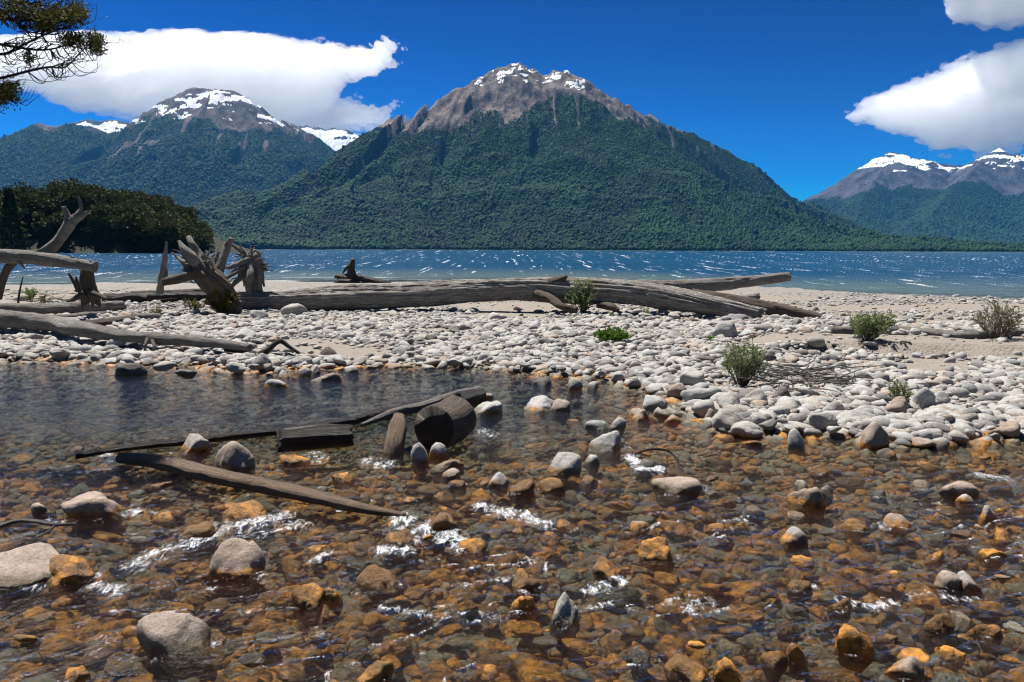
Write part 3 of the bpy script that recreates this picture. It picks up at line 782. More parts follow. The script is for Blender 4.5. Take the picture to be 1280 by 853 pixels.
# stones standing in the stream (photograph column, row of the foot, width, height, tone)
R_(207, 820, 108, 66, "brown", "big smooth rounded boulder at the lower left of the stream", sharp=5, rz=0.1, cap=0.6)
R_(285, 727, 68, 48, "brown", "knobbly brown boulder right of the white chute", sharp=7)
R_(68, 733, 84, 36, "algae", "wide ochre boulder just right of the flat grey slab", sharp=6)
R_(-4, 734, 122, 84, "brown", "large flat-topped grey slab cut by the left edge", sharp=14, rz=0.1, seed=78, cap=0.25)
R_(95, 650, 80, 40, "brown", "angular dark brown rock with pale streaks and a red band", sharp=18, tilt=-0.25)
R_(46, 643, 22, 14, "brown", "small brown stone left of the angular streaked rock")
R_(234, 676, 52, 24, "algae", "golden algae boulder above the white chute", sharp=6)
R_(300, 652, 76, 24, "algae", "long golden algae ledge under the slanting pole", sharp=6)
R_(240, 566, 46, 24, "grey", "grey rounded stone behind the upper end of the slanting pole")
R_(289, 592, 64, 40, "brown", "two-toned boulder, grey above and ochre below, beside the slanting pole", sharp=7)
R_(151, 470, 50, 17, "dark", "dark humped rock at the far edge of the left pool", sharp=5)
R_(342, 484, 40, 16, "pale", "pale half-sunk boulder with ochre rim in the pool")
R_(352, 472, 17, 9, "grey", "small stone resting against the pale half-sunk boulder")
R_(379, 471, 19, 12, "grey", "rounder grey stone of the pool cluster")
R_(394, 468, 15, 11, "dark", "dark small stone in the middle of the pool cluster")
R_(404, 477, 36, 11, "brown", "flat brown stone at the right of the pool cluster")
R_(438, 466, 24, 9, "pale", "flat pale stone just right of the pool cluster")
R_(408, 452, 24, 19, "dark", "dark pointed stone beside the forked stick end")
R_(490, 461, 24, 9, "brown", "ochre stone on the far edge of the pool")
R_(470, 460, 18, 8, "grey", "grey stone next to the ochre one on the pool's far edge")
R_(551, 461, 15, 9, "pale", "small bright stone at the pool's far edge")
R_(522, 580, 24, 26, "pale", "upright slanted stone in front of the sawn log's left side", tilt=-0.7, sharp=7)
R_(548, 572, 28, 18, "pale", "pale wedge stone in front of the sawn log end", sharp=12)
R_(556, 586, 44, 12, "brown", "flat ochre stone below the pale wedge")
R_(561, 598, 26, 14, "brown", "ochre stone with a pale cap in front of the sawn log")
R_(572, 607, 26, 11, "algae", "low ochre stone lowest of those before the sawn log")
R_(623, 608, 26, 17, "pale", "round pale cobble right of the sawn log", sharp=5)
R_(612, 517, 42, 20, "pale", "flat pale angular stone behind the sawn log's right end", sharp=16)
R_(600, 500, 30, 10, "pale", "pale stone above the log's far end")
R_(705, 592, 50, 46, "grey", "tall dome-shaped granite boulder in midstream", sharp=6, rz=0.0)
R_(743, 580, 24, 16, "pale", "small stone with ochre foot right of the dome boulder")
R_(763, 562, 46, 28, "pale", "white-topped boulder with an ochre left flank", sharp=11)
R_(748, 537, 32, 13, "pale", "left of two stones behind the white-topped boulder")
R_(773, 537, 20, 15, "grey", "right of two stones behind the white-topped boulder")
R_(812, 587, 34, 16, "dark", "black hollow rock with foam round it")
R_(847, 618, 82, 24, "brown", "long low flat boulder in midstream", sharp=6, rz=-0.05)
R_(676, 514, 48, 18, "pale", "flat pale slab with ochre edge in the upper stream", sharp=14)
R_(702, 514, 26, 15, "brown", "brown wedge touching the flat pale slab")
R_(676, 481, 26, 11, "dark", "dark wet stone in the narrows")
R_(717, 487, 24, 15, "grey", "grey peaked stone in the narrows")
R_(742, 486, 15, 9, "grey", "small grey stone right of the peaked one")
R_(820, 513, 38, 18, "pale", "slanting pale stone at the edge of the stone bar", sharp=12, tilt=0.2)
R_(803, 526, 38, 15, "brown", "ochre-backed stone below the slanting pale one")
R_(829, 522, 22, 12, "grey", "grey stone between the ochre stone and the bar")
R_(843, 528, 26, 9, "brown", "thin brown stone at the water's edge by the bar")
R_(653, 617, 34, 17, "algae", "left of two orange stones below the dome boulder", sharp=6)
R_(690, 615, 32, 17, "algae", "right of two orange stones below the dome boulder", sharp=6)
R_(658, 608, 18, 8, "algae", "small orange stone above the pair below the dome boulder")
R_(999, 562, 30, 26, "grey", "striped rounded stone alone off the right bar", sharp=6)
R_(1034, 593, 36, 14, "algae", "orange-topped dark stone right of midstream")
R_(1021, 634, 50, 27, "brown", "pointed tent-shaped stone right of midstream", sharp=14)
R_(1007, 610, 18, 12, "pale", "small pale stone behind the tent-shaped stone")
R_(1036, 622, 28, 14, "dark", "dark stone right behind the tent-shaped stone")
R_(1105, 622, 24, 9, "dark", "low dark stone alone in the right channel")
R_(1112, 571, 26, 10, "dark", "wet dark stone below the right bar")
R_(1161, 612, 36, 11, "brown", "low flat brown stone in the right channel")
R_(1212, 622, 50, 28, "brown", "large wedge boulder by the right edge", sharp=9)
R_(1213, 631, 24, 13, "pale", "pale stone leaning on the wedge boulder")
R_(1240, 652, 25, 20, "grey", "grey lumpy stone below the wedge boulder")
R_(1254, 640, 20, 9, "pale", "flat pale stone right of the grey lumpy one")
R_(1131, 660, 46, 20, "brown", "flat-topped brown stone with a white riffle behind it", sharp=12)
R_(1078, 662, 40, 16, "algae", "smooth orange hump washed by clear water", sharp=5)
R_(997, 680, 38, 22, "grey", "jagged grey stone in the right foreground")
R_(828, 702, 52, 30, "algae", "square orange rock in the centre foreground", sharp=16)
R_(704, 780, 40, 38, "grey", "pointed grey rock with an ochre left side in the foreground", sharp=14, tilt=0.3)
R_(653, 766, 40, 22, "algae", "dark hollowed rock with an orange lid", sharp=13)
R_(652, 742, 46, 28, "algae", "rough orange rock above the hollowed one", sharp=8)
R_(470, 740, 62, 30, "algae", "broad dark-faced rock with an orange crest", sharp=8)
R_(552, 664, 48, 26, "algae", "domed orange boulder near the end of the slanting pole", sharp=5)
R_(492, 684, 60, 24, "algae", "wide orange hump left of the foam patch", sharp=6)
R_(380, 760, 44, 28, "algae", "mossy brown boulder left of the orange crested rock", sharp=7)
R_(415, 752, 28, 20, "algae", "stone squeezed against the mossy brown boulder")
R_(467, 856, 48, 28, "algae", "orange boulder at the bottom edge", sharp=6)
R_(92, 853, 38, 24, "algae", "knobbly orange stone in the bottom left corner", sharp=8)
R_(762, 722, 46, 22, "algae", "olive boulder with white water in front", sharp=6)
R_(1218, 740, 32, 30, "grey", "grey cracked stone in the right rapids", sharp=13)
R_(1192, 738, 44, 24, "brown", "red-brown boulder left of the cracked grey stone", sharp=6)
R_(1074, 818, 46, 36, "algae", "square-cut orange boulder at the lower right", sharp=15)
R_(1142, 848, 52, 26, "brown", "reddish flat boulder at the lower right edge", sharp=10)
R_(1005, 738, 34, 17, "algae", "orange block right of centre foreground", sharp=14)
R_(973, 832, 34, 26, "algae", "mossy lump in the lower right foreground")
R_(1000, 828, 30, 24, "algae", "mossy lump touching its left neighbour at lower right")
R_(872, 858, 70, 34, "algae", "wide bright orange mass at the bottom edge", sharp=6)
R_(918, 856, 44, 34, "algae", "orange boulder right of the bright orange mass", sharp=6)
R_(804, 832, 40, 22, "dark", "dark broken rock near the bottom edge", sharp=12)
R_(1262, 676, 30, 14, "algae", "orange stone at the right edge")
R_(1250, 700, 40, 18, "algae", "brown-orange boulder at the right edge rapids")
R_(1175, 700, 26, 12, "algae", "small ochre stone above the right rapids")
R_(1240, 795, 36, 20, "algae", "ochre stone low in the right rapids")
R_(1180, 790, 44, 24, "algae", "tilted orange boulder below the right rapids", tilt=0.3)
R_(800, 664, 30, 12, "brown", "brown sunken stone above the square orange rock")
R_(738, 606, 26, 11, "algae", "orange sunken stone right of the dome boulder")
R_(900, 664, 36, 12, "algae", "flat orange stone in the middle stream")
R_(944, 640, 30, 10, "brown", "flat brown stone in the middle stream")
R_(1060, 765, 36, 20, "algae", "ochre stone left of the small weir")
R_(360, 580, 40, 16, "algae", "orange stone below the short black log")
R_(430, 600, 34, 12, "algae", "orange sunken stone between the pole and the sawn log")
R_(590, 690, 34, 15, "algae", "orange stone in the foam patch")
# big stones of the gravel bar
B_ = lambda *a, **k: rock(*a, in_water=False, **k)
B_(882, 506, 48, 24, "pale", "big white smooth boulder at the tip of the bar", sharp=6)
B_(864, 487, 36, 23, "pale", "tall pale boulder behind the big white one", sharp=9)
B_(849, 495, 30, 16, "brown", "brown triangular stone left of the tall pale boulder", sharp=12)
B_(885, 520, 34, 20, "grey", "grey stone in front of the big white boulder")
B_(918, 517, 42, 26, "grey", "round grey boulder right of the big white one", sharp=6)
B_(917, 536, 44, 24, "grey", "pinkish grey oval boulder at the water's edge", sharp=5)
B_(936, 545, 40, 18, "grey", "long grey stone in front of the pinkish oval boulder")
B_(889, 532, 18, 22, "brown", "upright ochre stone beside the pinkish oval boulder")
B_(879, 536, 16, 13, "pale", "small tilted pale stone at the tip of the bar", tilt=0.4)
B_(950, 507, 38, 23, "pale", "buff boulder below the tall twiggy shrub", sharp=8)
B_(952, 529, 28, 17, "grey", "grey block between the oval boulder and the bar", sharp=13)
B_(908, 508, 26, 13, "pale", "buff stone behind the round grey boulder")
B_(909, 424, 38, 23, "pale", "solitary large granite boulder below the fallen trunk", sharp=8)
B_(958, 458, 30, 18, "dark", "dark boulder right of the tall twiggy shrub", sharp=7)
B_(1034, 534, 38, 24, "grey", "dark-faced angular boulder on the right bar", sharp=14)
B_(1045, 517, 28, 16, "grey", "round stone behind the dark-faced angular boulder", sharp=5)
B_(983, 500, 22, 17, "dark", "dark round stone below the pile of twigs")
B_(1099, 555, 34, 27, "brown", "buff boulder at the edge of the right bar", sharp=7)
B_(1162, 512, 36, 28, "pale", "largest round pale boulder on the right bar", sharp=5)
B_(1126, 520, 38, 24, "brown", "brown boulder with a small shrub growing on it", sharp=6)
B_(1168, 537, 36, 20, "pale", "wide buff stone below the largest round boulder", sharp=8)
B_(1083, 478, 22, 14, "pale", "white stone in the middle of the right bar")
B_(1175, 549, 26, 13, "grey", "grey stone at the right bar's water edge")
B_(1161, 556, 28, 9, "brown", "flat stone lying in the water at the right bar")
B_(1204, 552, 28, 14, "grey", "blocky grey stone right of the flat one", sharp=13)
B_(1272, 543, 28, 16, "brown", "buff stone at the right edge of the bar")
B_(1035, 432, 28, 20, "grey", "squat grey boulder left of the green sprawling shrub", sharp=10)
B_(366, 396, 34, 18, "pale", "white angular block below the fallen trunk's root end", sharp=18)
B_(321, 399, 22, 12, "pale", "white hump below the root stump")
B_(1033, 466, 26, 12, "dark", "black wet stone behind the pile of twigs")
B_(1054, 468, 28, 11, "pale", "flat pale stone right of the black wet one")
B_(796, 463, 20, 12, "pale", "pale rounded stone at the head of the narrows")
B_(815, 482, 24, 15, "grey", "speckled stone above the slanting pale one")
B_(795, 484, 18, 13, "grey", "grey stone left of the speckled one")
B_(820, 492, 22, 11, "pale", "low pale stone under the speckled one")
B_(774, 473, 17, 9, "grey", "grey stone at the edge of the narrows")
B_(230, 470, 26, 9, "dark", "dark stone at the pool's far bank below the long pole")
B_(200, 462, 28, 10, "grey", "rounded grey stone on the pool's far bank", sharp=5)
B_(292, 462, 22, 10, "grey", "blue-grey stone on the pool's far bank")
B_(325, 456, 24, 14, "grey", "domed stone under the forked stick", sharp=5)
B_(25, 440, 22, 11, "pale", "bright stone at the left edge under the long pole")
B_(24, 376, 22, 8, "pale", "squared pale stone by the tuft at the left shore")
B_(1190, 420, 24, 9, "pale", "flat pale stone on the sandy bench")
B_(538, 428, 18, 11, "dark", "darker stone in the middle of the pebble field")
B_(602, 441, 18, 11, "grey", "bluish stone in the pebble field")

# more stones one could pick out, too alike to tell apart
def stone_copy(name, me, mat, x, y, z, s, rz, label, group, cat="stone"):
    o = obj(name, me, None, None, label, cat, group)
    o.location = (x, y, z); o.scale = s; o.rotation_euler = (rng.uniform(-.25, .25), rng.uniform(-.25, .25), rz)
    STONES.append((o, "bar" if name == "bar_stone" else "stream"))
    return o
STONES = []
_bar_meshes = []
for k in range(12):
    v, f = stone_shape(700 + k, 3, 0.66, 10, 14.0, 0.07); me = mesh_np("bar_stone", v, f)
    me.materials.append(M_LOOSE[("pale", "grey", "pale", "grey", "pale", "brown")[k % 6]]); _bar_meshes.append(me)
_alg_meshes = []
for k in range(10):
    v, f = stone_shape(730 + k, 3, 0.66, 12, 9.0, 0.15); me = mesh_np("stream_stone", v, f)
    me.materials.append(M_LOOSE[("algae", "brown", "algae", "grey", "algae")[k % 5]]); _alg_meshes.append(me)
def clear_of(x, y, r):
    for (a, b, c, d) in ROCKS:
        if ((x - a) / (c + r * .7)) ** 2 + ((y - b) / (d + r * .7)) ** 2 < 1: return False
    return True
n_ = 0; tries = 0
while n_ < 250 and tries < 6000:
    tries += 1
    px = rng.uniform(10, 1275); py = rng.uniform(392, 552) if rng.random() < .75 else rng.uniform(460, 550)
    p = ground_at(px, py)
    if poly_sdf(np.array([p[0]]), np.array([p[1]]), STREAM_P)[0] > 0.15 or p[1] > 21: continue
    if sandy(np.array([p[0]]), np.array([p[1]]))[0] > rng.uniform(.35, .9): continue
    s = (0.065 + 0.10 * rng.random() ** 3) * (0.8 + 0.35 * (p[1] > 12))
    if not clear_of(p[0], p[1], s): continue
    ROCKS.append((p[0], p[1], s, s))
    stone_copy("bar_stone", _bar_meshes[rng.integers(12)], None, p[0], p[1], p[2] + s * 0.18, (s * rng.uniform(.9, 1.4), s * rng.uniform(.8, 1.1), s * rng.uniform(.75, 1.2)), rng.uniform(0, 6.28),
               "fist-to-head-sized rounded stone among the pebbles of the gravel bar", "loose stones on the gravel bar")
    n_ += 1
n_ = 0; tries = 0
while n_ < 280 and tries < 8000:
    tries += 1
    px = rng.uniform(-10, 1290); py = rng.uniform(500, 870)
    p = G(px, py)
    if poly_sdf(np.array([p[0]]), np.array([p[1]]), STREAM_P)[0] < 0.1: continue
    if py < 600 and rng.random() < .45 + .4 * (px < 560): continue
    s = rng.uniform(0.04, 0.09) * (1.15 if py < 650 else .95)
    if not clear_of(p[0], p[1], s): continue
    ROCKS.append((p[0], p[1], s, s))
    zb = zmat(p[0], p[1])
    top = rng.uniform(-0.045, -0.004) if rng.random() < .85 else rng.uniform(0.0, 0.02)
    sz = s * rng.uniform(.5, .8)
    stone_copy("stream_stone", _alg_meshes[rng.integers(10)], None, p[0], p[1], max(top - sz * .6, zb), (s * rng.uniform(1, 1.5), s * rng.uniform(.85, 1.1), sz), rng.uniform(0, 6.28),
               "ochre algae-stained stone washed over in the shallow stream", "submerged stones of the stream bed")
    n_ += 1

# ------------------------------------------------------------------ pebbles: far too many to count
def pebble_protos(name, mats, seed, n=8, lvl=2, planes=9, sharp=15.0):
    out = []
    for k in range(n):
        v, f = stone_shape(seed + k, lvl, 0.6, planes, sharp, 0.09)
        me = mesh_np("%s_%d" % (name, k), v, f); me.materials.append(M_LOOSE[mats[k % len(mats)]]); out.append(me)
    return out
N = 285000
r = np.random.default_rng(99)
pxr_, pyr_ = r.uniform(-130, 1410, N), 312 + 1 / (r.uniform(1 / 245.0, 1 / 55.0, N))
X = np.empty(N); Y = 1.45 * 1000 / (pyr_ - 313.0); X = (pxr_ - 640) / FPX * Y
ds = poly_sdf(X, Y, STREAM_P); sn = sandy(X, Y); dl = Y - line_y(X, SHORE_P)
keep = (ds < 0.10) & (dl < -0.3) & (r.random(N) > np.minimum(sn * 1.05, 0.985)) & (r.random(N) < 0.30 + 0.5 * smooth(0.0, 3.0, -ds) + 0.4 * smooth(0.7, 0, -ds))
keep &= r.random(N) < smooth(24, 15, Y) + 0.12
X, Y, ds = X[keep], Y[keep], ds[keep]
n = len(X); Z = terrain_z(X, Y)
s = np.exp(r.normal(-3.52, 0.60, n)) * (1 - 0.25 * smooth(14, 20, Y)) * (1 + 0.25 * smooth(1.5, 0.0, -ds)); s = np.clip(s, 0.012, 0.12)
print("pebbles", n)
sc3 = np.stack([s * r.uniform(1.0, 1.5, n), s * r.uniform(.8, 1.1, n), s * r.uniform(.8, 1.25, n)], 1)
rot = np.stack([r.uniform(-.35, .35, n), r.uniform(-.35, .35, n), r.uniform(0, 6.28, n)], 1)
o = point_stuff("beach_pebbles", np.stack([X, Y, Z + s * 0.15], 1), sc3, rot, r.integers(0, 8, n), pebble_protos("pebble", ["pale", "grey", "pale", "grey", "pale", "pale", "grey", "brown"], 800))
o["label"] = "pale grey pebbles covering the gravel bar"
N = 100000
pxr_ = r.uniform(-620, 1900, N); pyr_ = 312.7 + 1 / r.uniform(1 / 860.0, 1 / 140.0, N) ** 1.0
Y = 1.7 * 1000 / (pyr_ - 312.7); X = (pxr_ - 640) / FPX * Y
ds = poly_sdf(X, Y, STREAM_P); keep = ds > -0.1
X, Y = X[keep], Y[keep]; n = len(X); Z = terrain_z(X, Y)
s = np.clip(np.exp(r.normal(-3.7, 0.50, n)), 0.010, 0.07)
sc3 = np.stack([s * r.uniform(1.0, 1.5, n), s * r.uniform(.8, 1.1, n), s * r.uniform(.7, 1.1, n)], 1)
rot = np.stack([r.uniform(-.35, .35, n), r.uniform(-.35, .35, n), r.uniform(0, 6.28, n)], 1)
o = point_stuff("stream_cobbles", np.stack([X, Y, Z + s * 0.2], 1), sc3, rot, r.integers(0, 8, n), pebble_protos("cobble", ["algae", "brown", "pale", "grey", "algae", "pale", "brown", "grey"], 830))
o["label"] = "small stones and gravel paving the stream bed"
# ------------------------------------------------------------------ the stream's surface
sY = 1.6 * 1000 / np.concatenate([np.linspace(900, 640, 24), np.linspace(620, 128, 330)])
sp = np.concatenate([np.linspace(-620, -60, 50)[:-1], np.linspace(-60, 1340, 780), np.linspace(1340, 1900, 50)[1:]])
sgp, sgY = np.meshgrid(sp, sY); sgX = (sgp - 640) / FPX * sgY
def ripple(X, Y, foam):
    near = smooth(7.5, 4.5, Y)
    a = X * 0.85 + Y * 0.5; b = -X * 0.5 + Y * 0.85
    wx, wy = 0.12 * fbm2(X / 0.5, Y / 0.5, 2, 901), 0.12 * fbm2(X / 0.5, Y / 0.5, 2, 902)
    calm = smooth(6.0, 7.4, Y)
    h = (0.006 - 0.0032 * calm) * fbm2((a + wx) / 0.42, (b + wy) / 0.16, 3, 903, 0.55)
    crest = ridge2((a + wx) / 0.34, (b + wy) / 0.13, 3, 905, 0.5)
    h = h + 0.010 * near * crest
    h = h + 0.007 * fbm2(X / 0.9, Y / 0.7, 2, 907) * near
    h = h + foam * (0.014 * ridge2(X / 0.10, Y / 0.08, 3, 911, 0.6) + 0.006)
    return h, crest * near
# water breaks on the stones that stand out of it and on the crests of the riffles
for (rx_, ry_, rw_, rd_, tp_) in WET_ROCKS:
    if ry_ < 6.6 and tp_ > 0.02 and rng.random() < .8:
        FOAM.append((rx_ - rw_ * .5, ry_ - rd_ * 1.15, rw_ * .75, rd_ * .30, rng.uniform(.3, .7), 0))
        FOAM.append((rx_ + rw_ * .9, ry_ - rd_ * .3, rw_ * .30, rd_ * .5, rng.uniform(.3, .6), 0))
FF = foam_field(sgX, sgY)
sZ, CR = ripple(sgX, sgY, FF)
FF = np.maximum(FF, 0.6 * smooth(0.45, 0.80, CR) * smooth(0.0, 0.4, fbm2(sgX / .7, sgY / .5, 3, 921)))
me = mesh_np("stream", np.stack([sgX, sgY, sZ], -1).reshape(-1, 3), grid_faces(*sgX.shape))
add_attr(me, "pool", smooth(6.0, 7.6, sgY) * smooth(2.0, 0.0, sgX) * smooth(0.0, 1.0, poly_sdf(sgX, sgY, STREAM_P))); add_attr(me, "foam", FF); add_attr(me, "ruff", 1.0 - 0.66 * smooth(5.6, 7.2, sgY + 0.25 * fbm2(sgX / .8, sgY / .8, 2, 915)))
def bump_stream(m):
    p = m.pos()
    a = m.noise(m.mapping(p, (1.0, 2.1, 1.0), (0, 0, 0), (0, 0, 0.35)), 9.0, 5, 0.62, 0.6)
    b = m.noise(m.mapping(p, (1.0, 1.7, 1.0), (3, 0, 0), (0, 0, -0.25)), 30.0, 3, 0.6, 0.3)
    h = m.math('ADD', a, m.math('MULTIPLY', b, 0.6)); rf = m.attr('ruff')
    return m.bump(h, 1.0, m.math('MULTIPLY', rf, 0.07)), m.bump(h, 1.0, m.math('MULTIPLY', rf, 0.042))
M_STREAM = water_mat("stream_water", (0.91, 0.92, 0.86), None, bump_stream, rough=0.05, refr=0.12, pool=(0.42, 0.50, 0.49))
obj("stream", me, M_STREAM, None, "clear shallow mountain stream with small rapids", "stream", None, "structure")

# ------------------------------------------------------------------ driftwood
def wood_mat(name, light, dark, tint, wet=False):
    m = NT(name)
    uv = m.node("ShaderNodeUVMap").outputs[0]; p = m.pos()
    g = m.noise(m.mapping(uv, (3.0, 60.0, 1.0)), 1.0, 6, 0.7, 0.4)
    g2 = m.noise(m.mapping(uv, (9.0, 190.0, 1.0)), 1.0, 4, 0.7, 0.2)
    b = m.noise(p, 3.0, 5, 0.65)
    c = m.mixc(m.ramp(g, [(0.32, 0.0), (0.66, 1.0)]), dark, light)
    c = m.mixc(m.ramp(b, [(0.46, 0.0), (0.66, 0.75)]), c, tint)
    c = m.mixc(m.math('MULTIPLY', m.ramp(g2, [(0.38, 1.0), (0.47, 0.0)]), 0.85), c, (0.02, 0.016, 0.013))
    h = m.math('ADD', g, m.math('MULTIPLY', g2, 0.6))
    return m.done(m.principled(c, 0.45 if wet else 0.85, m.bump(h, 1.0, 0.06), 0.3))
M_WOOD_GREY = wood_mat("bleached_wood", (0.50, 0.48, 0.45), (0.09, 0.075, 0.064), (0.25, 0.205, 0.17))
M_WOOD_BROWN = wood_mat("brown_wood", (0.24, 0.195, 0.16), (0.06, 0.045, 0.036), (0.13, 0.085, 0.06))
M_WOOD_DARK = wood_mat("dark_wet_wood", (0.085, 0.07, 0.06), (0.022, 0.018, 0.015), (0.05, 0.035, 0.026), True)
M_WOOD_TAN = wood_mat("stripped_wood", (0.50, 0.38, 0.28), (0.20, 0.13, 0.085), (0.34, 0.23, 0.15))

def catmull(P, n):
    P = np.asarray(P, float); Q = np.vstack([2 * P[0] - P[1], P, 2 * P[-1] - P[-2]])
    t = np.linspace(0, len(P) - 1, n); i = np.minimum(t.astype(int), len(P) - 2); u = (t - i)[:, None]
    a, b, c, d = Q[i], Q[i + 1], Q[i + 2], Q[i + 3]
    return 0.5 * (2 * b + (c - a) * u + (2 * a - 5 * b + 4 * c - d) * u ** 2 + (3 * b - a - 3 * c + d) * u ** 3)

def tube(path, radii, seed=0, nl=60, na=24, groove=0.10, lump=0.10, jag=0.0, oval=1.0, flute=0.0, crack=0.10):
    """wooden limb along a 3-D path: fluted, lumpy, with closed ends; returns verts, faces, uv per vertex"""
    P = catmull(np.column_stack([np.asarray(path, float), np.asarray(radii, float)]), nl)
    C, R = P[:, :3], np.maximum(P[:, 3], 0.002)
    T = np.gradient(C, axis=0); T /= np.linalg.norm(T, axis=1)[:, None] + 1e-9
    up = np.array([0, 0, 1.0]) if abs(T[:, 2]).mean() < 0.8 else np.array([0, 1.0, 0])
    S = np.cross(T, up); S /= np.linalg.norm(S, axis=1)[:, None] + 1e-9
    U = np.cross(S, T)
    a = np.linspace(0, 2 * np.pi, na, endpoint=False)
    L = np.concatenate([[0], np.cumsum(np.linalg.norm(np.diff(C, axis=0), axis=1))])
    A, LL = np.meshgrid(a, L)
    rm = R.mean()
    ca, sa = np.cos(A), np.sin(A)
    tw = 0.25 * LL / (rm * 8 + 1e-6)
    n1 = fbm3(np.cos(A + tw) * 2.6 + seed * 5.3, np.sin(A + tw) * 2.6, LL / (rm * 7), 4, seed)
    n2 = fbm3(np.cos(A + tw) * 9 + seed, np.sin(A + tw) * 9, LL / (rm * 9), 3, seed + 4)
    n3 = fbm3(ca * 0.8 + seed, sa * 0.8, LL / (rm * 3.0), 3, seed + 8)
    crk = np.clip(1 - np.abs(fbm3(np.cos(A + tw) * 5.5 + seed * 2.1, np.sin(A + tw) * 5.5, LL / (rm * 14), 2, seed + 12)) * 9, 0, 1)
    rr = R[:, None] * (1 - crack * crk + groove * n2 + groove * n1 + lump * n3 + flute * np.cos(5 * (A + tw)))
    V = C[:, None, :] + S[:, None, :] * (rr * ca)[..., None] + U[:, None, :] * (rr * sa * oval)[..., None]
    if jag > 0:
        for e, sg in ((0, -1), (-1, 1)):
            j = jag * R[e] * np.abs(fbm3(ca[0] * 4 + seed, sa[0] * 4, 0 * a, 3, seed + 20 + e)) * 2.2
            V[e] += sg * T[e] * j[:, None]
    uv = np.stack([LL / 1.0, A / (2 * np.pi) * np.maximum(1, 0) + 0 * LL], -1)
    V = V.reshape(-1, 3); uv = uv.reshape(-1, 2)
    i = np.arange(nl - 1)[:, None] * na; k = np.arange(na)[None, :]; k2 = (k + 1) % na
    F = np.stack([i + k, i + k2, i + na + k2, i + na + k], -1).reshape(-1, 4)
    # caps: inner ring then centre (as degenerate-free quads towards a small ring)
    n0 = len(V); caps = []; cv = []; cu = []
    for e, base in ((0, 0), (nl - 1, (nl - 1) * na)):
        ring = V[base:base + na]; cen = ring.mean(0)
        inner = cen + (ring - cen) * 0.12 - T[e] * (0.06 if e == 0 else -0.06) * 0
        off = n0 + len(cv) * na
        cv.append(inner); cu.append(np.stack([np.full(na, L[e]), np.linspace(0, 1, na)], 1))
        q = np.arange(na); q2 = (q + 1) % na
        if e == 0: caps.append(np.stack([base + q2, base + q, off + q, off + q2], 1))
        else: caps.append(np.stack([base + q, base + q2, off + q2, off + q], 1))
    V = np.vstack([V] + cv); uv = np.vstack([uv] + cu)
    tri = []
    F = np.vstack([F] + caps)
    extra = []
    for j in range(2):
        off = n0 + j * na; q = np.arange(1, na - 2, 2)
        for t in q: extra.append((off, off + t, off + t + 1, off + min(t + 2, na - 1)) if j == 1 else (off, off + min(t + 2, na - 1), off + t + 1, off + t))
    F = np.vstack([F, np.array(extra)])
    return V, F[:, ::-1], uv

def join(parts):
    V, F, U = [], [], []; o = 0
    for v, f, u in parts:
        V.append(v); F.append(f + o); U.append(u); o += len(v)
    return np.vstack(V), np.vstack(F), np.vstack(U)

def limb(name, parent, mat, *tubes, origin=(0, 0, 0), label=None):
    V, F, U = join(tubes)
    me = mesh_np(name, V - np.asarray(origin), F)
    vi = np.empty(len(me.loops), np.int32); me.loops.foreach_get("vertex_index", vi)
    ul = me.uv_layers.new(name="UVMap"); ul.data.foreach_set("uv", U[vi].astype(np.float32).ravel())
    return obj(name, me, mat, parent, label)

def thing(name, label, cat, loc, group=None):
    o = obj(name, None, None, None, label, cat, group); o.location = tuple(loc); return o

def PD(pts):  # list of (px, py, Y) to world
    return [D(a, b, c) for a, b, c in pts]
def RP(rs, Y): return [0.5 * r / FPX * Y for r in rs]       # pixel thickness to radius

def single_log(name, label, pts, th, mat, seed, nl=70, na=24, group=None, cat="log", **kw):
    W = PD(pts); Ym = np.mean([p[2] for p in pts])
    o = thing(name, label, cat, W[0] * 0 + np.array([W[len(W)//2][0], W[len(W)//2][1], min(w[2] for w in W)]), group)
    limb("trunk", o, mat, tube(W, RP(th, Ym), seed, nl, na, **kw), origin=o.location)
    return o

# --- the great fallen trunk across the shore
t = thing("fallen_trunk", "long bleached fallen tree trunk lying across the gravel bar, forked at its right", "log", ground_at(640, 392))
O = np.array(t.location)
trunk = tube(PD([(280, 380, 19.0), (340, 377, 18.6), (420, 373, 18.2), (500, 370, 18.0), (570, 365, 17.9), (640, 361, 17.8), (705, 362, 17.6), (770, 364, 17.4), (830, 371, 17.1), (885, 381, 16.6), (948, 393, 16.1)]),
             RP([31, 28, 31, 31, 29, 27, 31, 29, 29, 23, 15], 17.7), 3, 320, 96, 0.15, 0.12, 0.8)
limb("trunk", t, M_WOOD_GREY, trunk, origin=O)
limb("branch", t, M_WOOD_GREY, tube(PD([(790, 361, 17.5), (830, 359, 18.2), (880, 357, 18.9), (935, 352, 19.6), (984, 346, 20.2)]), RP([20, 17, 17, 15, 13], 19.0), 5, 90, 32, 0.12, 0.10, 0.4), origin=O, label="upper fork pointing to the lake")
limb("branch", t, M_WOOD_BROWN, tube(PD([(868, 370, 17.2), (925, 379, 17.0), (985, 391, 16.8), (1030, 400, 16.6), (1062, 405, 16.5)]), RP([18, 17, 16, 13, 9], 16.9), 6, 90, 28, 0.12, 0.10, 0.4), origin=O, label="dark lower fork running into the pebbles")
limb("branch_stub", t, M_WOOD_BROWN, tube(PD([(672, 367, 17.5), (690, 375, 17.2), (702, 383, 16.9), (720, 388, 16.8)]), RP([15, 11, 9, 8], 17.2), 7, 40, 20, 0.1, 0.1, 0.4), origin=O, label="short propping stub under the trunk")
limb("branch_stub", t, M_WOOD_BROWN, tube(PD([(684, 358, 17.6), (696, 352, 17.5), (708, 346, 17.4)]), RP([18, 13, 4], 17.5), 8, 26, 18, 0.16, 0.2, 0.6), origin=O, label="broken knob on top of the trunk")
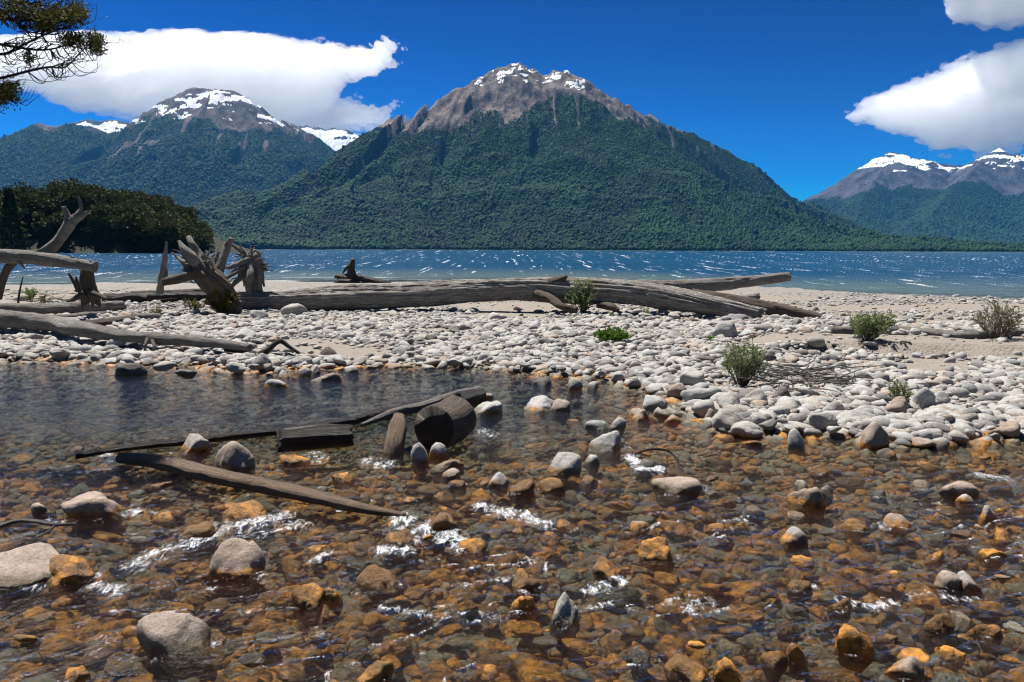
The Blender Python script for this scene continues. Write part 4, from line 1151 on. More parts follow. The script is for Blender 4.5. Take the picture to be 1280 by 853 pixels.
limb("bark_slab", t, M_WOOD_BROWN, tube(PD([(748, 381, 17.2), (765, 384, 17.0), (772, 388, 16.9)]), RP([8, 10, 5], 17.1), 9, 22, 16, 0.16, 0.2, 0.6), origin=O)

# --- the root stump that stands at the trunk's left end
t = thing("root_stump", "uprooted grey stump leaning left with its roots spread in the air", "stump", ground_at(265, 388))
O = np.array(t.location); Yb = 17.6
def root(pts, th, seed, mat=M_WOOD_GREY, name="root", nl=34, na=14, parent=None, **kw):
    kw.setdefault("groove", .24); kw.setdefault("lump", .2); kw.setdefault("jag", .6)
    return limb(name, parent or t, mat, tube(PD([(a, b, Yb + c) for a, b, c in pts]), RP([q * .88 for q in th], Yb), seed, nl, na, **kw), origin=O)
root([(288, 388, .3), (276, 368, .1), (262, 350, 0), (250, 337, 0), (240, 326, .1)], [30, 34, 34, 28, 22], 31, M_WOOD_BROWN, "trunk", 60, 36)
root([(252, 338, 0), (240, 322, -.1), (230, 312, -.1), (224, 302, 0)], [20, 16, 10, 4], 32)
root([(256, 335, .1), (248, 318, .2), (240, 306, .2), (236, 298, .3)], [18, 13, 10, 8], 33)
root([(246, 342, -.1), (232, 346, -.3), (218, 350, -.4), (206, 353, -.5)], [18, 14, 13, 11], 34, M_WOOD_BROWN)
root([(240, 328, .1), (230, 328, .1), (222, 322, .2), (215, 316, .2)], [10, 6, 4, 2], 35)
root([(242, 334, 0), (232, 332, -.1), (226, 326, -.1)], [12, 7, 3], 36)
root([(270, 345, .2), (264, 328, .3), (258, 314, .4)], [12, 8, 3], 37)
root([(274, 338, .3), (279, 322, .4), (284, 308, .5), (289, 299, .5)], [14, 12, 10, 8], 38)
root([(272, 336, .4), (271, 322, .4), (271, 310, .5)], [9, 7, 3], 39)
root([(252, 325, .2), (262, 322, .4), (272, 316, .6), (282, 316, .8)], [6, 4, 3, 2], 40)
root([(240, 340, -.1), (232, 338, -.2), (228, 334, -.2)], [12, 7, 2], 45)
# --- the pale root plate behind it
t = thing("root_plate", "pale tangled root plate hanging beside the leaning stump", "stump", ground_at(308, 384))
O = np.array(t.location); Yb = 18.7
root([(322, 384, .2), (318, 364, .1), (314, 345, 0), (312, 325, 0)], [26, 22, 22, 14], 51, M_WOOD_GREY, "trunk", 44, 28, flute=.12)
for k, (pts, th) in enumerate([
    ([(312, 330, 0), (304, 316, 0), (296, 310, 0), (288, 304, 0)], [12, 8, 6, 4]),
    ([(310, 322, 0), (302, 312, .1), (300, 307, .1)], [9, 6, 3]),
    ([(308, 326, -.1), (298, 330, -.2), (288, 334, -.3), (281, 334, -.3)], [10, 8, 6, 3]),
    ([(308, 334, -.1), (296, 340, -.3), (286, 346, -.4), (280, 352, -.4)], [9, 7, 5, 3]),
    ([(310, 338, -.1), (300, 348, -.3), (292, 356, -.4), (288, 362, -.4)], [10, 7, 6, 3]),
    ([(316, 326, 0), (322, 336, -.1), (324, 350, -.2), (326, 362, -.2)], [12, 9, 7, 4]),
    ([(314, 330, 0), (313, 346, -.3), (310, 356, -.3), (312, 362, -.3)], [16, 12, 7, 3]),
    ([(316, 322, 0), (322, 328, 0), (325, 336, 0), (334, 338, 0)], [10, 9, 6, 2]),
    ([(318, 318, 0), (326, 326, .1), (328, 348, .1), (330, 358, .1)], [8, 7, 5, 3]),
    ([(314, 320, 0), (318, 314, .1), (324, 318, .1), (325, 324, .1)], [8, 6, 5, 3])]):
    root(pts, th, 60 + k, M_WOOD_GREY)
def rootlets(t, O, Yb, centre, n, seed, mat, rad=16, ln=(6, 22), up_=0.0):
    r = np.random.default_rng(seed); parts = []
    for k in range(n):
        a = r.uniform(0, 6.28); q = r.uniform(.2, 1) * rad; x0, y0 = centre[0] + math.cos(a) * q, centre[1] + math.sin(a) * q * .9
        l = r.uniform(*ln); b = a + r.normal(0, .7); dz = r.normal(0, .15)
        pts = [(x0, y0, Yb + r.normal(0, .1))]
        for j in range(3):
            b += r.normal(0, .5); x0 += math.cos(b) * l / 3; y0 += math.sin(b) * l / 3 - up_; pts.append((x0, y0, pts[-1][2] + dz * .3))
        parts.append(tube(PD(pts), RP([3.4 * r.uniform(.6, 1.3), 2.4, 1.6, .7], Yb), seed + k, 12, 6, .1, .15, .5))
    limb("rootlets", [q for q in t.children if q.name.startswith("trunk")][0], mat, *parts, origin=O)
rootlets(t, O, Yb, (311, 330), 46, 300, M_WOOD_GREY, 17, (8, 22))
_st = [q for q in SC.objects if q.name == "root_stump"][0]
rootlets(_st, np.array(_st.location), 17.6, (243, 330), 44, 400, M_WOOD_GREY, 18, (8, 22))
# --- upright snag left of the stump
t = thing("snag", "thin upright grey snag standing left of the leaning stump", "snag", ground_at(200, 366))
O = np.array(t.location); Yb = 19.6
root([(199, 366, 0), (202, 346, 0), (206, 324, 0), (208, 303, 0)], [10, 9, 7, 3], 81, M_WOOD_GREY, "trunk", 50, 18)
root([(204, 350, 0), (208, 344, 0), (208, 335, 0)], [5, 4, 2], 82, M_WOOD_GREY, "branch_stub")

# --- raised log with the antler-like limb on the left
t = thing("raised_log", "raised grey log at the left with a curved antler-shaped limb", "log", ground_at(60, 372))
O = np.array(t.location); Yb = 15.5
root([(-120, 312, .2), (-40, 318, .1), (20, 321, 0), (70, 326, -.1), (118, 334, -.2)], [26, 24, 20, 18, 15], 91, M_WOOD_GREY, "trunk", 120, 32, groove=.10)
lm_ = root([(20, 318, .05), (50, 317, .1), (66, 309, .15), (78, 294, .2), (88, 277, .2)], [10, 13, 16, 15, 17], 92, M_WOOD_GREY, "limb", 70, 24, jag=.2, groove=.06)
root([(88, 280, .2), (96, 270, .2), (101, 262, .2), (100, 252, .2), (98, 246, .2)], [14, 10, 6, 4, 2], 93, M_WOOD_GREY, "prong", parent=lm_)
root([(88, 278, .2), (84, 268, .2), (80, 260, .2)], [13, 9, 7], 94, M_WOOD_GREY, "prong", parent=lm_)
root([(94, 274, .2), (102, 270, .2), (109, 266, .2)], [13, 9, 5], 95, M_WOOD_GREY, "prong", parent=lm_)
root([(18, 322, 0), (24, 328, -.1), (31, 336, -.1)], [8, 5, 2], 96, M_WOOD_GREY, "branch_stub")
root([(16, 326, .1), (4, 346, .2), (-2, 372, .3)], [12, 10, 10], 97, M_WOOD_BROWN, "branch_stub")
# --- splintered stump under it
t = thing("broken_stump", "dark splintered stump under the raised log's end", "stump", ground_at(108, 366))
O = np.array(t.location); Yb = 15.9
root([(112, 370, 0), (110, 354, 0), (109, 336, 0)], [24, 20, 15], 101, M_WOOD_BROWN, "trunk", 40, 26, flute=.1, jag=1.0)
root([(98, 364, -.2), (92, 352, -.2), (86, 342, -.2)], [7, 5, 3], 102, M_WOOD_BROWN)
root([(100, 366, -.2), (97, 356, -.2), (95, 346, -.2)], [6, 5, 2], 103, M_WOOD_BROWN)
root([(112, 366, -.2), (124, 370, -.3), (134, 374, -.4)], [10, 7, 3], 104, M_WOOD_BROWN)
root([(104, 368, -.2), (92, 374, -.3), (84, 377, -.4)], [9, 6, 3], 105, M_WOOD_BROWN)

def ground_log(name, label, pts, th, mat, seed, sink=0.25, water=False, **kw):
    """a log lying on the ground: pixel points of its lower edge"""
    W = []
    for (a, b), w in zip(pts, th):
        p = G(a, b, 0.0) if water else ground_at(a, b)
        rr = 0.5 * w / FPX * p[1]
        W.append((p[0], p[1] + rr * 0.6, p[2] + rr * (1 - sink * 2), rr))
    W = np.array(W)
    o = thing(name, label, "log", W[len(W)//2][:3])
    nl = kw.pop("nl", 90); na = kw.pop("na", 24)
    limb("trunk", o, mat, tube(W[:, :3], W[:, 3], seed, nl, na, **kw), origin=o.location)
    return o
def add_branch(o, pts, mat, seed, name="branch", nl=40, na=16, **kw):
    W = np.array([D(a, b, c) for a, b, c, w in pts]); r_ = [0.5 * w / FPX * c for a, b, c, w in pts]
    kw.setdefault("jag", .5)
    limb(name, o, mat, tube(W, r_, seed, nl, na, **kw), origin=o.location)

o = ground_log("driftwood_pole", "long bleached pole slanting down the left bank to a forked tip", [(-160, 405), (-60, 412), (0, 418), (60, 422), (95, 430), (150, 436), (210, 440), (270, 444), (312, 448)], [26, 25, 24, 20, 21, 16, 14, 12, 9], M_WOOD_GREY, 111, 0.0, jag=.3, nl=150, lump=.14)
def up(o, d):
    o.location.z += d
up(o, 0.10)
Yp = ground_at(312, 446)[1]
add_branch(o, [(300, 438, Yp + .1, 9), (320, 443, Yp, 8), (334, 438, Yp - .1, 7), (346, 428, Yp - .1, 7), (352, 427, Yp, 6), (362, 434, Yp, 5), (373, 441, Yp, 4)], M_WOOD_DARK, 112)
add_branch(o, [(282, 436, Yp + .2, 8), (312, 440, Yp + .1, 6), (332, 446, Yp, 5)], M_WOOD_DARK, 113)
Yq = ground_at(190, 440)[1]
add_branch(o, [(184, 424, Yq, 4), (182, 432, Yq - .1, 4), (180, 446, Yq - .1, 3)], M_WOOD_GREY, 114, "branch_stub")
add_branch(o, [(190, 425, Yq, 4), (193, 436, Yq - .1, 4), (188, 449, Yq - .1, 3)], M_WOOD_GREY, 115, "branch_stub")
ground_log("driftwood_log", "thick short log lying behind the long pole at the left", [(-120, 396), (-20, 397), (50, 396), (100, 393), (151, 389)], [20, 19, 17, 16, 13], M_WOOD_GREY, 121, 0.05, jag=.4, nl=90)
ground_log("driftwood_log", "small curved log wedged between the two left poles", [(104, 414), (130, 410), (160, 404), (172, 399)], [14, 13, 10, 6], M_WOOD_BROWN, 122, 0.1, jag=.4)
ground_log("driftwood_log", "short straight piece of wood ending the left log tangle", [(168, 400), (185, 401), (197, 400)], [10, 10, 9], M_WOOD_GREY, 123, 0.1, jag=.4)
ground_log("driftwood_log", "thin grey branch between the thick log and the long pole", [(40, 404), (80, 401), (112, 397), (140, 394)], [8, 8, 7, 4], M_WOOD_GREY, 124, 0.0, jag=.4)
ground_log("driftwood_log", "half-sunk dark log in the shallows left of the stump", [(130, 379), (170, 379), (215, 378), (255, 376)], [13, 14, 14, 12], M_WOOD_DARK, 125, 0.1, jag=.4)
ground_log("driftwood_log", "thinner dark log behind the half-sunk one", [(165, 372), (205, 371), (250, 368), (272, 366)], [9, 9, 8, 7], M_WOOD_BROWN, 126, 0.1, jag=.4)
ground_log("buried_log", "half-buried log running from the sprawling shrub to the pale shrub", [(1040, 417), (1085, 418), (1125, 417), (1170, 420), (1215, 424), (1275, 420), (1330, 417)], [12, 10, 11, 11, 12, 11, 10], M_WOOD_GREY, 127, 0.22, jag=.3, nl=120)
ground_log("driftwood_chunk", "small crooked piece of driftwood behind the fallen trunk", [(920, 376), (935, 378), (944, 374), (948, 370)], [7, 9, 7, 4], M_WOOD_GREY, 128, 0.0, jag=.5, nl=40)

# --- stump standing in the lake
t = thing("lake_stump", "black twisted stump standing in the lake edge behind the trunk", "stump", np.array([*G(440, 360, LAKE_Z)[:2], LAKE_Z - .1]))
O = np.array(t.location); Yb = float(O[1])
root([(442, 362, 0), (440, 348, 0), (439, 336, 0), (441, 325, 0)], [18, 14, 10, 6], 131, M_WOOD_DARK, "trunk", 40, 22, jag=.8)
root([(420, 345, 0), (432, 348, 0), (446, 349, 0), (470, 352, .1), (488, 354, .2)], [6, 12, 13, 10, 5], 132, M_WOOD_DARK)
root([(418, 357, 0), (428, 354, -.1), (444, 356, -.1), (462, 358, 0)], [8, 14, 15, 10], 133, M_WOOD_DARK)
root([(436, 332, 0), (432, 336, 0), (428, 342, 0)], [5, 4, 2], 134, M_WOOD_DARK)

# --- wood lying in the stream
t = thing("sawn_log", "short thick sawn log standing out of the stream with a black end", "log", G(558, 562))
O = np.array(t.location)
a = G(541, 563); b = G(581, 545)
Ra = 0.5 * 60 / FPX * a[1]; 
ax = np.array([b[0] - a[0], b[1] - a[1], 0.0]); ax = ax / np.linalg.norm(ax); ln = 0.40
A0 = np.array([a[0], a[1] + .12, Ra * 0.80]); B0 = A0 + ax * ln + np.array([0, 0, 0.03])
cyl = tube([A0, A0 + ax * ln * .33, A0 + ax * ln * .66, B0], [Ra * 1.0, Ra * 1.01, Ra * 1.0, Ra * .98], 141, 60, 64, 0.008, 0.008, crack=0.0)
limb("trunk", t, M_WOOD_BROWN, cyl, origin=O)
rim = tube([A0 - ax * .004, A0 - ax * .002 + ax * .03], [Ra * .93, Ra * .93], 142, 4, 48, 0.0, 0.0, crack=0.0)
limb("sawn_end", t, M_WOOD_DARK, rim, origin=O, label="blackened sawn end facing the camera")  # end face set darker than the rest of the log

o = ground_log("driftwood_pole", "stripped tan pole slanting through the lower left rapids", [(150, 580), (200, 588), (260, 604), (330, 618), (400, 632), (450, 642), (505, 648)], [14, 19, 21, 20, 18, 14, 7], M_WOOD_TAN, 151, 0.05, True, jag=.5, nl=170, na=32, lump=.10, groove=.05, crack=.03)
ground_log("driftwood_pole", "thin black pole running from the sawn log to the left", [(95, 574), (160, 564), (240, 556), (330, 546), (420, 535), (480, 522), (538, 508)], [7, 8, 9, 9, 11, 12, 10], M_WOOD_DARK, 152, 0.05, True, jag=.4, nl=150)
ground_log("driftwood_pole", "bleached branch resting behind the sawn log", [(452, 534), (490, 523), (530, 514), (565, 503), (598, 493)], [5, 11, 12, 13, 10], M_WOOD_GREY, 153, 0.0, True, jag=.5, nl=100)
o = ground_log("driftwood_chunk", "dark root end lying behind the sawn log's right side", [(572, 512), (590, 506), (602, 498)], [22, 20, 12], M_WOOD_DARK, 154, 0.05, True, jag=.5, nl=50)
t = thing("split_log", "short black split log lying level left of the sawn log", "log", G(390, 565))
O = np.array(t.location); c0, c1 = G(350, 566), G(432, 560); r0 = 0.5 * 32 / FPX * c0[1]
limb("trunk", t, M_WOOD_DARK, tube([c0 + [0, .1, r0 * .75], 0.5 * (c0 + c1) + [0, .1, r0 * .8], c1 + [0, .1, r0 * .8]], [r0, r0 * 1.02, r0 * .95], 155, 70, 40, .06, .10, .4, crack=.04), origin=O)  # wood kept near black, the shaded front is put into its colour
limb("lit_top_strip", t, M_WOOD_GREY, tube([c0 + [.02, .1, r0 * 1.60], 0.5 * (c0 + c1) + [0, .1, r0 * 1.66], c1 + [-.1, .1, r0 * 1.58]], [r0 * .3, r0 * .34, r0 * .25], 156, 50, 16, .2, .25, .8, oval=.5), origin=O)  # pale strip paints in the sunlit top of the log
t = thing("upright_stub", "bare pale stub of wood sticking up left of the sawn log", "log", G(492, 568))
O = np.array(t.location); c0 = G(492, 566)
limb("trunk", t, M_WOOD_TAN, tube([c0 + [0, 0, -.08], c0 + [0, .06, .06], c0 + [0.005, .2, .17], c0 + [0.0, .3, .22]], [.085, .08, .07, .045], 157, 40, 26, .08, .12, .5, crack=.03), origin=O)
o = single_log("bent_twig", "thin bent twig arching out of the water in midstream", [(790, 570, 6.2), (812, 562, 6.2), (835, 564, 6.2), (846, 575, 6.15), (848, 582, 6.1)], [2.5, 3, 3, 3, 2.5], M_WOOD_DARK, 158, 40, 8, cat="twig")
ps = [G(a, b, z) for a, b, z in ((-30, 668, .10), (20, 652, .10), (45, 652, .12), (70, 656, .12), (95, 655, .10))]
t = thing("driftwood_stick", "white bare stick lying on the flat slab at the left edge", "twig", ps[1])
limb("stem", t, M_WOOD_GREY, tube(ps, [.014, .013, .012, .011, .005], 159, 50, 10), origin=t.location)
limb("twig", t, M_WOOD_GREY, tube([ps[3], ps[3] + [-.03, -.05, -.03], ps[3] + [-.12, -.12, -.06]], [.008, .006, .003], 160, 16, 8), origin=t.location)
for k, (pa, pb, th_, lab) in enumerate([((22, 385), (29, 345), 3, "bare twig stuck upright in the left shore"), ((1150, 520), (1160, 500), 2, "little dry twig among the right bar's stones")]):
    g0 = ground_at(*pa)
    single_log("stick", lab, [(pa[0], pa[1], g0[1]), ((pa[0] + pb[0]) / 2 - 1, (pa[1] + pb[1]) / 2, g0[1]), (pb[0], pb[1], g0[1])], [th_, th_ * .8, th_ * .4], M_WOOD_DARK, 170 + k, 20, 8, cat="twig")

# --- dry twigs washed together on the right bar, and litter round the left stump
def twig_litter(name, label, cx, cy, wpx, hpx, n, seed, ln=(.25, .7)):
    r = np.random.default_rng(seed); parts = []
    for k in range(n):
        g = ground_at(cx + r.normal(0, wpx / 2), cy + r.normal(0, hpx / 2)); l = r.uniform(*ln); a = r.normal(0, .8) + (np.pi if r.random() < .5 else 0)
        z0 = .02 + r.uniform(0, .10); d = np.array([math.cos(a), math.sin(a), r.uniform(-.05, .25)])
        side = np.array([-d[1], d[0], 0]) * r.normal(0, .08)
        pts = [g + [0, 0, z0], g + d * l * .5 + side + [0, 0, z0], g + d * l + [0, 0, z0]]
        parts.append(tube(pts, [.009, .007, .003], seed + k, 8, 5, .05, .05))
    V, F, U = join(parts)
    o = limb(name, None, M_WOOD_GREY, (V, F, U)); o["label"] = label; o["kind"] = "stuff"
twig_litter("dry_twigs", "heap of dry grey twigs washed up beside the dark boulder", 1003, 478, 50, 13, 80, 5)
twig_litter("driftwood_litter", "broken twigs and roots scattered round the left stump", 95, 378, 90, 10, 110, 6)
# ------------------------------------------------------------------ plants
def leaf_mat(name, a, b, trans=0.25):
    m = NT(name)
    c = m.mixc(m.math('ADD', m.math('MULTIPLY', m.noise(m.pos(), 9.0, 3, 0.6), 0.8), m.math('MULTIPLY', m.math('SUBTRACT', m.attr("leaf"), 0.5), 0.8), clamp=True), a, b)
    pr = m.principled(c, 0.65, None, 0.12)
    tl = m.node("ShaderNodeBsdfTranslucent", Color=c)
    mx = m.node("ShaderNodeMixShader", i0=trans); m.l.new(pr, mx.inputs[1]); m.l.new(tl.outputs[0], mx.inputs[2])
    return m.done(mx.outputs[0])
M_LEAF_OLIVE = leaf_mat("olive_leaf", (0.13, 0.17, 0.07), (0.34, 0.38, 0.18))
M_LEAF_GREEN = leaf_mat("bright_leaf", (0.05, 0.13, 0.015), (0.17, 0.30, 0.04))
M_LEAF_GOLD = leaf_mat("golden_leaf", (0.045, 0.05, 0.012), (0.17, 0.15, 0.035))
M_LEAF_PALE = leaf_mat("pale_leaf", (0.12, 0.13, 0.07), (0.28, 0.27, 0.18))
M_LEAF_DARK = leaf_mat("tree_leaf", (0.014, 0.024, 0.007), (0.115, 0.125, 0.032), 0.15)
M_TWIG = NT("twig_bark"); M_TWIG = M_TWIG.done(M_TWIG.principled((0.14, 0.095, 0.07), 0.85))
M_BARK = NT("dark_bark"); M_BARK = M_BARK.done(M_BARK.principled((0.035, 0.026, 0.02), 0.9))

def leaves_mesh(name, pos, dirs, ln, wd, r):
    """pointed folded leaves (two triangles-quads each) at pos along dirs"""
    n = len(pos); d = dirs / (np.linalg.norm(dirs, axis=1)[:, None] + 1e-9)
    rnd = r.standard_normal((n, 3)); s = np.cross(d, rnd); s /= np.linalg.norm(s, axis=1)[:, None] + 1e-9
    ln = np.broadcast_to(ln, (n,))[:, None]; wd = np.broadcast_to(wd, (n,))[:, None]
    a = pos; b = pos + d * ln * .5 + s * wd * .5; c = pos + d * ln; e = pos + d * ln * .5 - s * wd * .5
    V = np.stack([a, b, c, e], 1).reshape(-1, 3)
    F = np.arange(n * 4).reshape(n, 4)
    me = mesh_np(name, V, F, False); add_attr(me, "leaf", np.repeat(r.random(n), 4)); return me

def thin_tubes(paths, na=4):
    V, F = [], []; o = 0
    for P, R in paths:
        P = np.asarray(P, float); n = len(P)
        T = np.gradient(P, axis=0); T /= np.linalg.norm(T, axis=1)[:, None] + 1e-9
        S = np.cross(T, np.array([0.3, 0.2, 0.9])); S /= np.linalg.norm(S, axis=1)[:, None] + 1e-9; U = np.cross(S, T)
        a = np.linspace(0, 2 * np.pi, na, endpoint=False)
        R = np.asarray(R)[:, None]
        W = P[:, None] + S[:, None] * (np.cos(a) * R)[..., None] + U[:, None] * (np.sin(a) * R)[..., None]
        V.append(W.reshape(-1, 3))
        i = np.arange(n - 1)[:, None] * na; k = np.arange(na)[None]; k2 = (k + 1) % na
        F.append(np.stack([i + k, i + na + k, i + na + k2, i + k2], -1).reshape(-1, 4) + o); o += n * na
    return np.vstack(V), np.vstack(F)

def shrub(name, label, px, base, wpx, hpx, mat, seed, stems=26, nleaf=40, leaf=(.035, .011), spread=1.0, lean=0.0, bare=0.15, cat="shrub", on=None):
    r = np.random.default_rng(seed)
    g = ground_at(px, base) if on is None else on
    W, H = wpx / FPX * g[1], hpx / FPX * g[1]
    t = thing(name, label, cat, g)
    paths = []; LP, LD = [], []
    for k in range(stems):
        a = r.uniform(0, 2 * np.pi); rad = math.sqrt(r.random()) * .5 * W * spread
        tip = np.array([math.cos(a) * rad + lean * H, math.sin(a) * rad * .8, H * r.uniform(.55, 1.0) * (1 - .35 * (rad / (.5 * W * spread)) ** 2)])
        b0 = np.array([math.cos(a) * rad * .12, math.sin(a) * rad * .12, -.02])
        mid = b0 * .5 + tip * .5 + np.array([0, 0, H * .08]) + r.normal(0, .05 * H, 3)
        P = catmull([b0, mid, tip], 9); paths.append((P, np.linspace(.006, .0018, 9) * (H / .5) ** .5))
        subs = [P]
        for q in range(r.integers(2, 5)):
            i = r.integers(3, 8); dd = r.normal(0, 1, 3); dd[2] = abs(dd[2]) + .5; dd /= np.linalg.norm(dd)
            L_ = H * r.uniform(.12, .28); Q = catmull([P[i], P[i] + dd * L_ * .5 + r.normal(0, .02, 3), P[i] + dd * L_ + [0, 0, .02]], 6)
            paths.append((Q, np.linspace(.003, .0012, 6) * (H / .5) ** .5)); subs.append(Q)
        for S in subs:
            m_ = max(3, int(nleaf * len(S) / 24)); tt = r.uniform(bare, 1, m_) * (len(S) - 1.01); i = tt.astype(int); f_ = (tt - i)[:, None]
            LP.append(S[i] * (1 - f_) + S[i + 1] * f_); dd = (S[i + 1] - S[i]); dd = dd / (np.linalg.norm(dd, axis=1)[:, None] + 1e-9) + r.normal(0, .65, (m_, 3)); LD.append(dd)
    V, F = thin_tubes(paths); obj("stems", mesh_np("stems", V, F), M_TWIG, t)
    LP, LD = np.vstack(LP), np.vstack(LD)
    k_ = (H / .5) ** .3
    obj("leaves", leaves_mesh("leaves", LP, LD, leaf[0] * k_ * r.uniform(.7, 1.3, len(LP)), leaf[1] * k_, r), mat, t)
    return t
shrub("shrub", "olive bush standing upright in front of the fallen trunk", 728, 393, 44, 44, M_LEAF_OLIVE, 1, 34, 46, (.06, .02))
shrub("low_plant", "low bright green cushion plant among the pebbles", 764, 430, 48, 20, M_LEAF_GREEN, 2, 46, 44, (.055, .026), bare=.3, cat="plant")
shrub("shrub", "tall twiggy green shrub behind the boulders of the bar", 927, 486, 62, 66, M_LEAF_OLIVE, 3, 44, 40, (.045, .014), bare=.3)
shrub("shrub", "sprawling green shrub at the right end of the fallen trunk", 1084, 426, 72, 38, M_LEAF_OLIVE, 4, 46, 40, (.06, .02))
shrub("shrub", "pale pinkish half-bare shrub at the right shore", 1246, 434, 72, 64, M_LEAF_PALE, 5, 40, 22, (.05, .018), bare=.35)
b_ = ground_at(1128, 516)
shrub("shrub", "small leafy shrub growing on the brown boulder of the right bar", 1124, 514, 34, 46, M_LEAF_OLIVE, 6, 18, 36, (.035, .012), bare=.35)
shrub("shrub", "golden olive bush at the foot of the leaning stump", 278, 392, 42, 32, M_LEAF_GOLD, 7, 40, 60, (.06, .022))
shrub("low_plant", "thin green weed left of the golden olive bush", 243, 391, 34, 20, M_LEAF_GOLD, 8, 22, 34, (.05, .018), cat="plant")
shrub("low_plant", "green tuft on the left shore by the squared pale stone", 40, 377, 22, 18, M_LEAF_GREEN, 9, 16, 26, (.06, .018), cat="plant")
shrub("low_plant", "second smaller tuft at the left shore", 55, 382, 12, 13, M_LEAF_GOLD, 10, 10, 22, (.05, .016), cat="plant")
shrub("low_plant", "sparse sprig beneath the fallen trunk's fork", 808, 397, 14, 14, M_LEAF_GREEN, 12, 7, 20, (.05, .016), cat="plant")
shrub("low_plant", "flat green patch left of the solitary granite boulder", 887, 425, 16, 4, M_LEAF_GREEN, 13, 16, 22, (.05, .02), cat="plant")
shrub("low_plant", "reddish green weed by the short piece of wood at the left", 197, 394, 20, 10, M_LEAF_GOLD, 14, 12, 24, (.05, .016), cat="plant")
shrub("low_plant", "small sprig below the olive bush", 765, 397, 16, 6, M_LEAF_GREEN, 15, 8, 20, (.05, .018), cat="plant")
shrub("low_plant", "tiny green tuft in the brown sand left of centre", 405, 413, 10, 5, M_LEAF_GREEN, 16, 6, 18, (.04, .014), cat="plant")

# ------------------------------------------------------------------ wooded headland on the left
HY = 300.0
def headland_h(X, Y):
    c = D(115, 270, HY); 
    xl, xr = D(-420, 300, HY)[0], D(262, 300, HY)[0]
    prof = np.interp(X, [D(q, 300, HY)[0] for q in (-420, -100, 0, 60, 115, 160, 205, 240, 258, 266)], [8, 9, 9.5, 12, 14, 12, 7.5, 2.2, 0.3, -1.5])
    dep = smooth(262, 285, Y - 0.02 * X) * smooth(420, 330, Y)
    return prof * dep - 1.2 * (1 - dep)
hx = np.linspace(D(-440, 300, HY)[0], D(268, 300, HY)[0], 90); hy = np.linspace(255, 430, 60)
HX_, HYY = np.meshgrid(hx, hy)
m = NT("forest_floor"); M_FLOOR = m.done(m.principled(m.mixc(m.noise(m.pos(), 0.3, 4, .6), (0.008, 0.012, 0.005), (0.028, 0.03, 0.012)), 0.95))
obj("headland", mesh_np("headland", np.stack([HX_, HYY, headland_h(HX_, HYY) + .4 * fbm2(HX_ / 6, HYY / 6, 3, 61)], -1).reshape(-1, 3), grid_faces(*HX_.shape)), M_FLOOR, None, "low wooded headland running into the lake on the left", "headland", None, "structure")

def crown_cloud(seed, n, conifer=False):
    """leaf clumps spread through a crown; unit height 1, radius ~0.33"""
    r = np.random.default_rng(seed); P, Dn = [], []
    if conifer:
        for k in range(n):
            h = r.random() ** .8; rad = .24 * (1 - h) ** .85 * (0.75 + .35 * math.sin(h * 60)) + .012
            a = r.uniform(0, 6.28); q = math.sqrt(r.uniform(.25, 1))
            P.append((math.cos(a) * rad * q, math.sin(a) * rad * q, .06 + .94 * h)); Dn.append((math.cos(a), math.sin(a), -.35 + r.normal(0, .3)))
    else:
        lobes = [(r.normal(0, .15), r.normal(0, .15), r.uniform(.16, .86), r.uniform(.13, .22)) for _ in range(14)]
        for k in range(n):
            x, y, z, q = lobes[r.integers(14)]; v = r.standard_normal(3); v /= np.linalg.norm(v); d = q * r.uniform(.55, 1.05)
            P.append((x + v[0] * d, y + v[1] * d, z + v[2] * d * .85)); Dn.append(v + r.normal(0, .5, 3) + [0, 0, .3])
    return np.array(P), np.array(Dn), r
TREES = []
for k in range(5):
    P, Dn, r = crown_cloud(40 + k, 1700)
    TREES.append((leaves_mesh("crown", P, Dn, .075 * r.uniform(.6, 1.3, len(P)), .055, r), mesh_np("trunk", *thin_tubes([([(0, 0, -.08), (.01, 0, .3), (0, .01, .62)], [.022, .018, .008]), ([(.01, 0, .3), (.1, .02, .5), (.16, .03, .62)], [.012, .008, .004]), ([(.01, 0, .34), (-.08, .04, .5), (-.14, -.03, .6)], [.012, .008, .004])], 6))))
    TREES[-1][0].materials.append(M_LEAF_DARK); TREES[-1][1].materials.append(M_BARK)
P, Dn, r = crown_cloud(60, 2600, True)
CONIFER = (leaves_mesh("crown", P, Dn, .06 * r.uniform(.6, 1.2, len(P)), .028, r), mesh_np("trunk", *thin_tubes([([(0, 0, -.05), (0, 0, .4), (0, 0, .98)], [.02, .014, .003])], 6)))
CONIFER[0].materials.append(M_LEAF_DARK); CONIFER[1].materials.append(M_BARK)
def tree(name, kind, x, y, z, h, w, label, group=None):
    t = thing(name, label, "tree", (x, y, z), group)
    for nm, me in zip(("crown", "trunk"), kind): obj(nm, me, None, t)
    t.scale = (h * w, h * w, h); t.rotation_euler = (0, 0, rng.uniform(0, 6.28)); return t
r = np.random.default_rng(17); cnt = 0
spots = []
for k in range(2500):
    px = r.uniform(-30, 262); Y = r.uniform(268, 345)
    x = (px - 640) / FPX * Y
    z = float(headland_h(np.array(x), np.array(Y)))
    if z < .02: continue
    if any((x - a) ** 2 + ((Y - b) * .8) ** 2 < 2.7 ** 2 for a, b in spots): continue
    spots.append((x, Y)); h = r.uniform(8.0, 12.0) * (0.62 + 0.38 * smooth(262, 225, px))
    tree("headland_tree", TREES[r.integers(5)], x, Y, z - .3, h, r.uniform(.95, 1.3), "dark round-crowned evergreen tree in the dense wood on the left headland", "trees of the headland wood")
    cnt += 1
    if cnt >= 220: break
print("headland trees", cnt)
p = D(15, 312, 225)
tree("conifer", CONIFER, p[0], p[1], 0.0, 18.2, 1.0, "tall dark pointed conifer standing at the left edge before the headland wood")
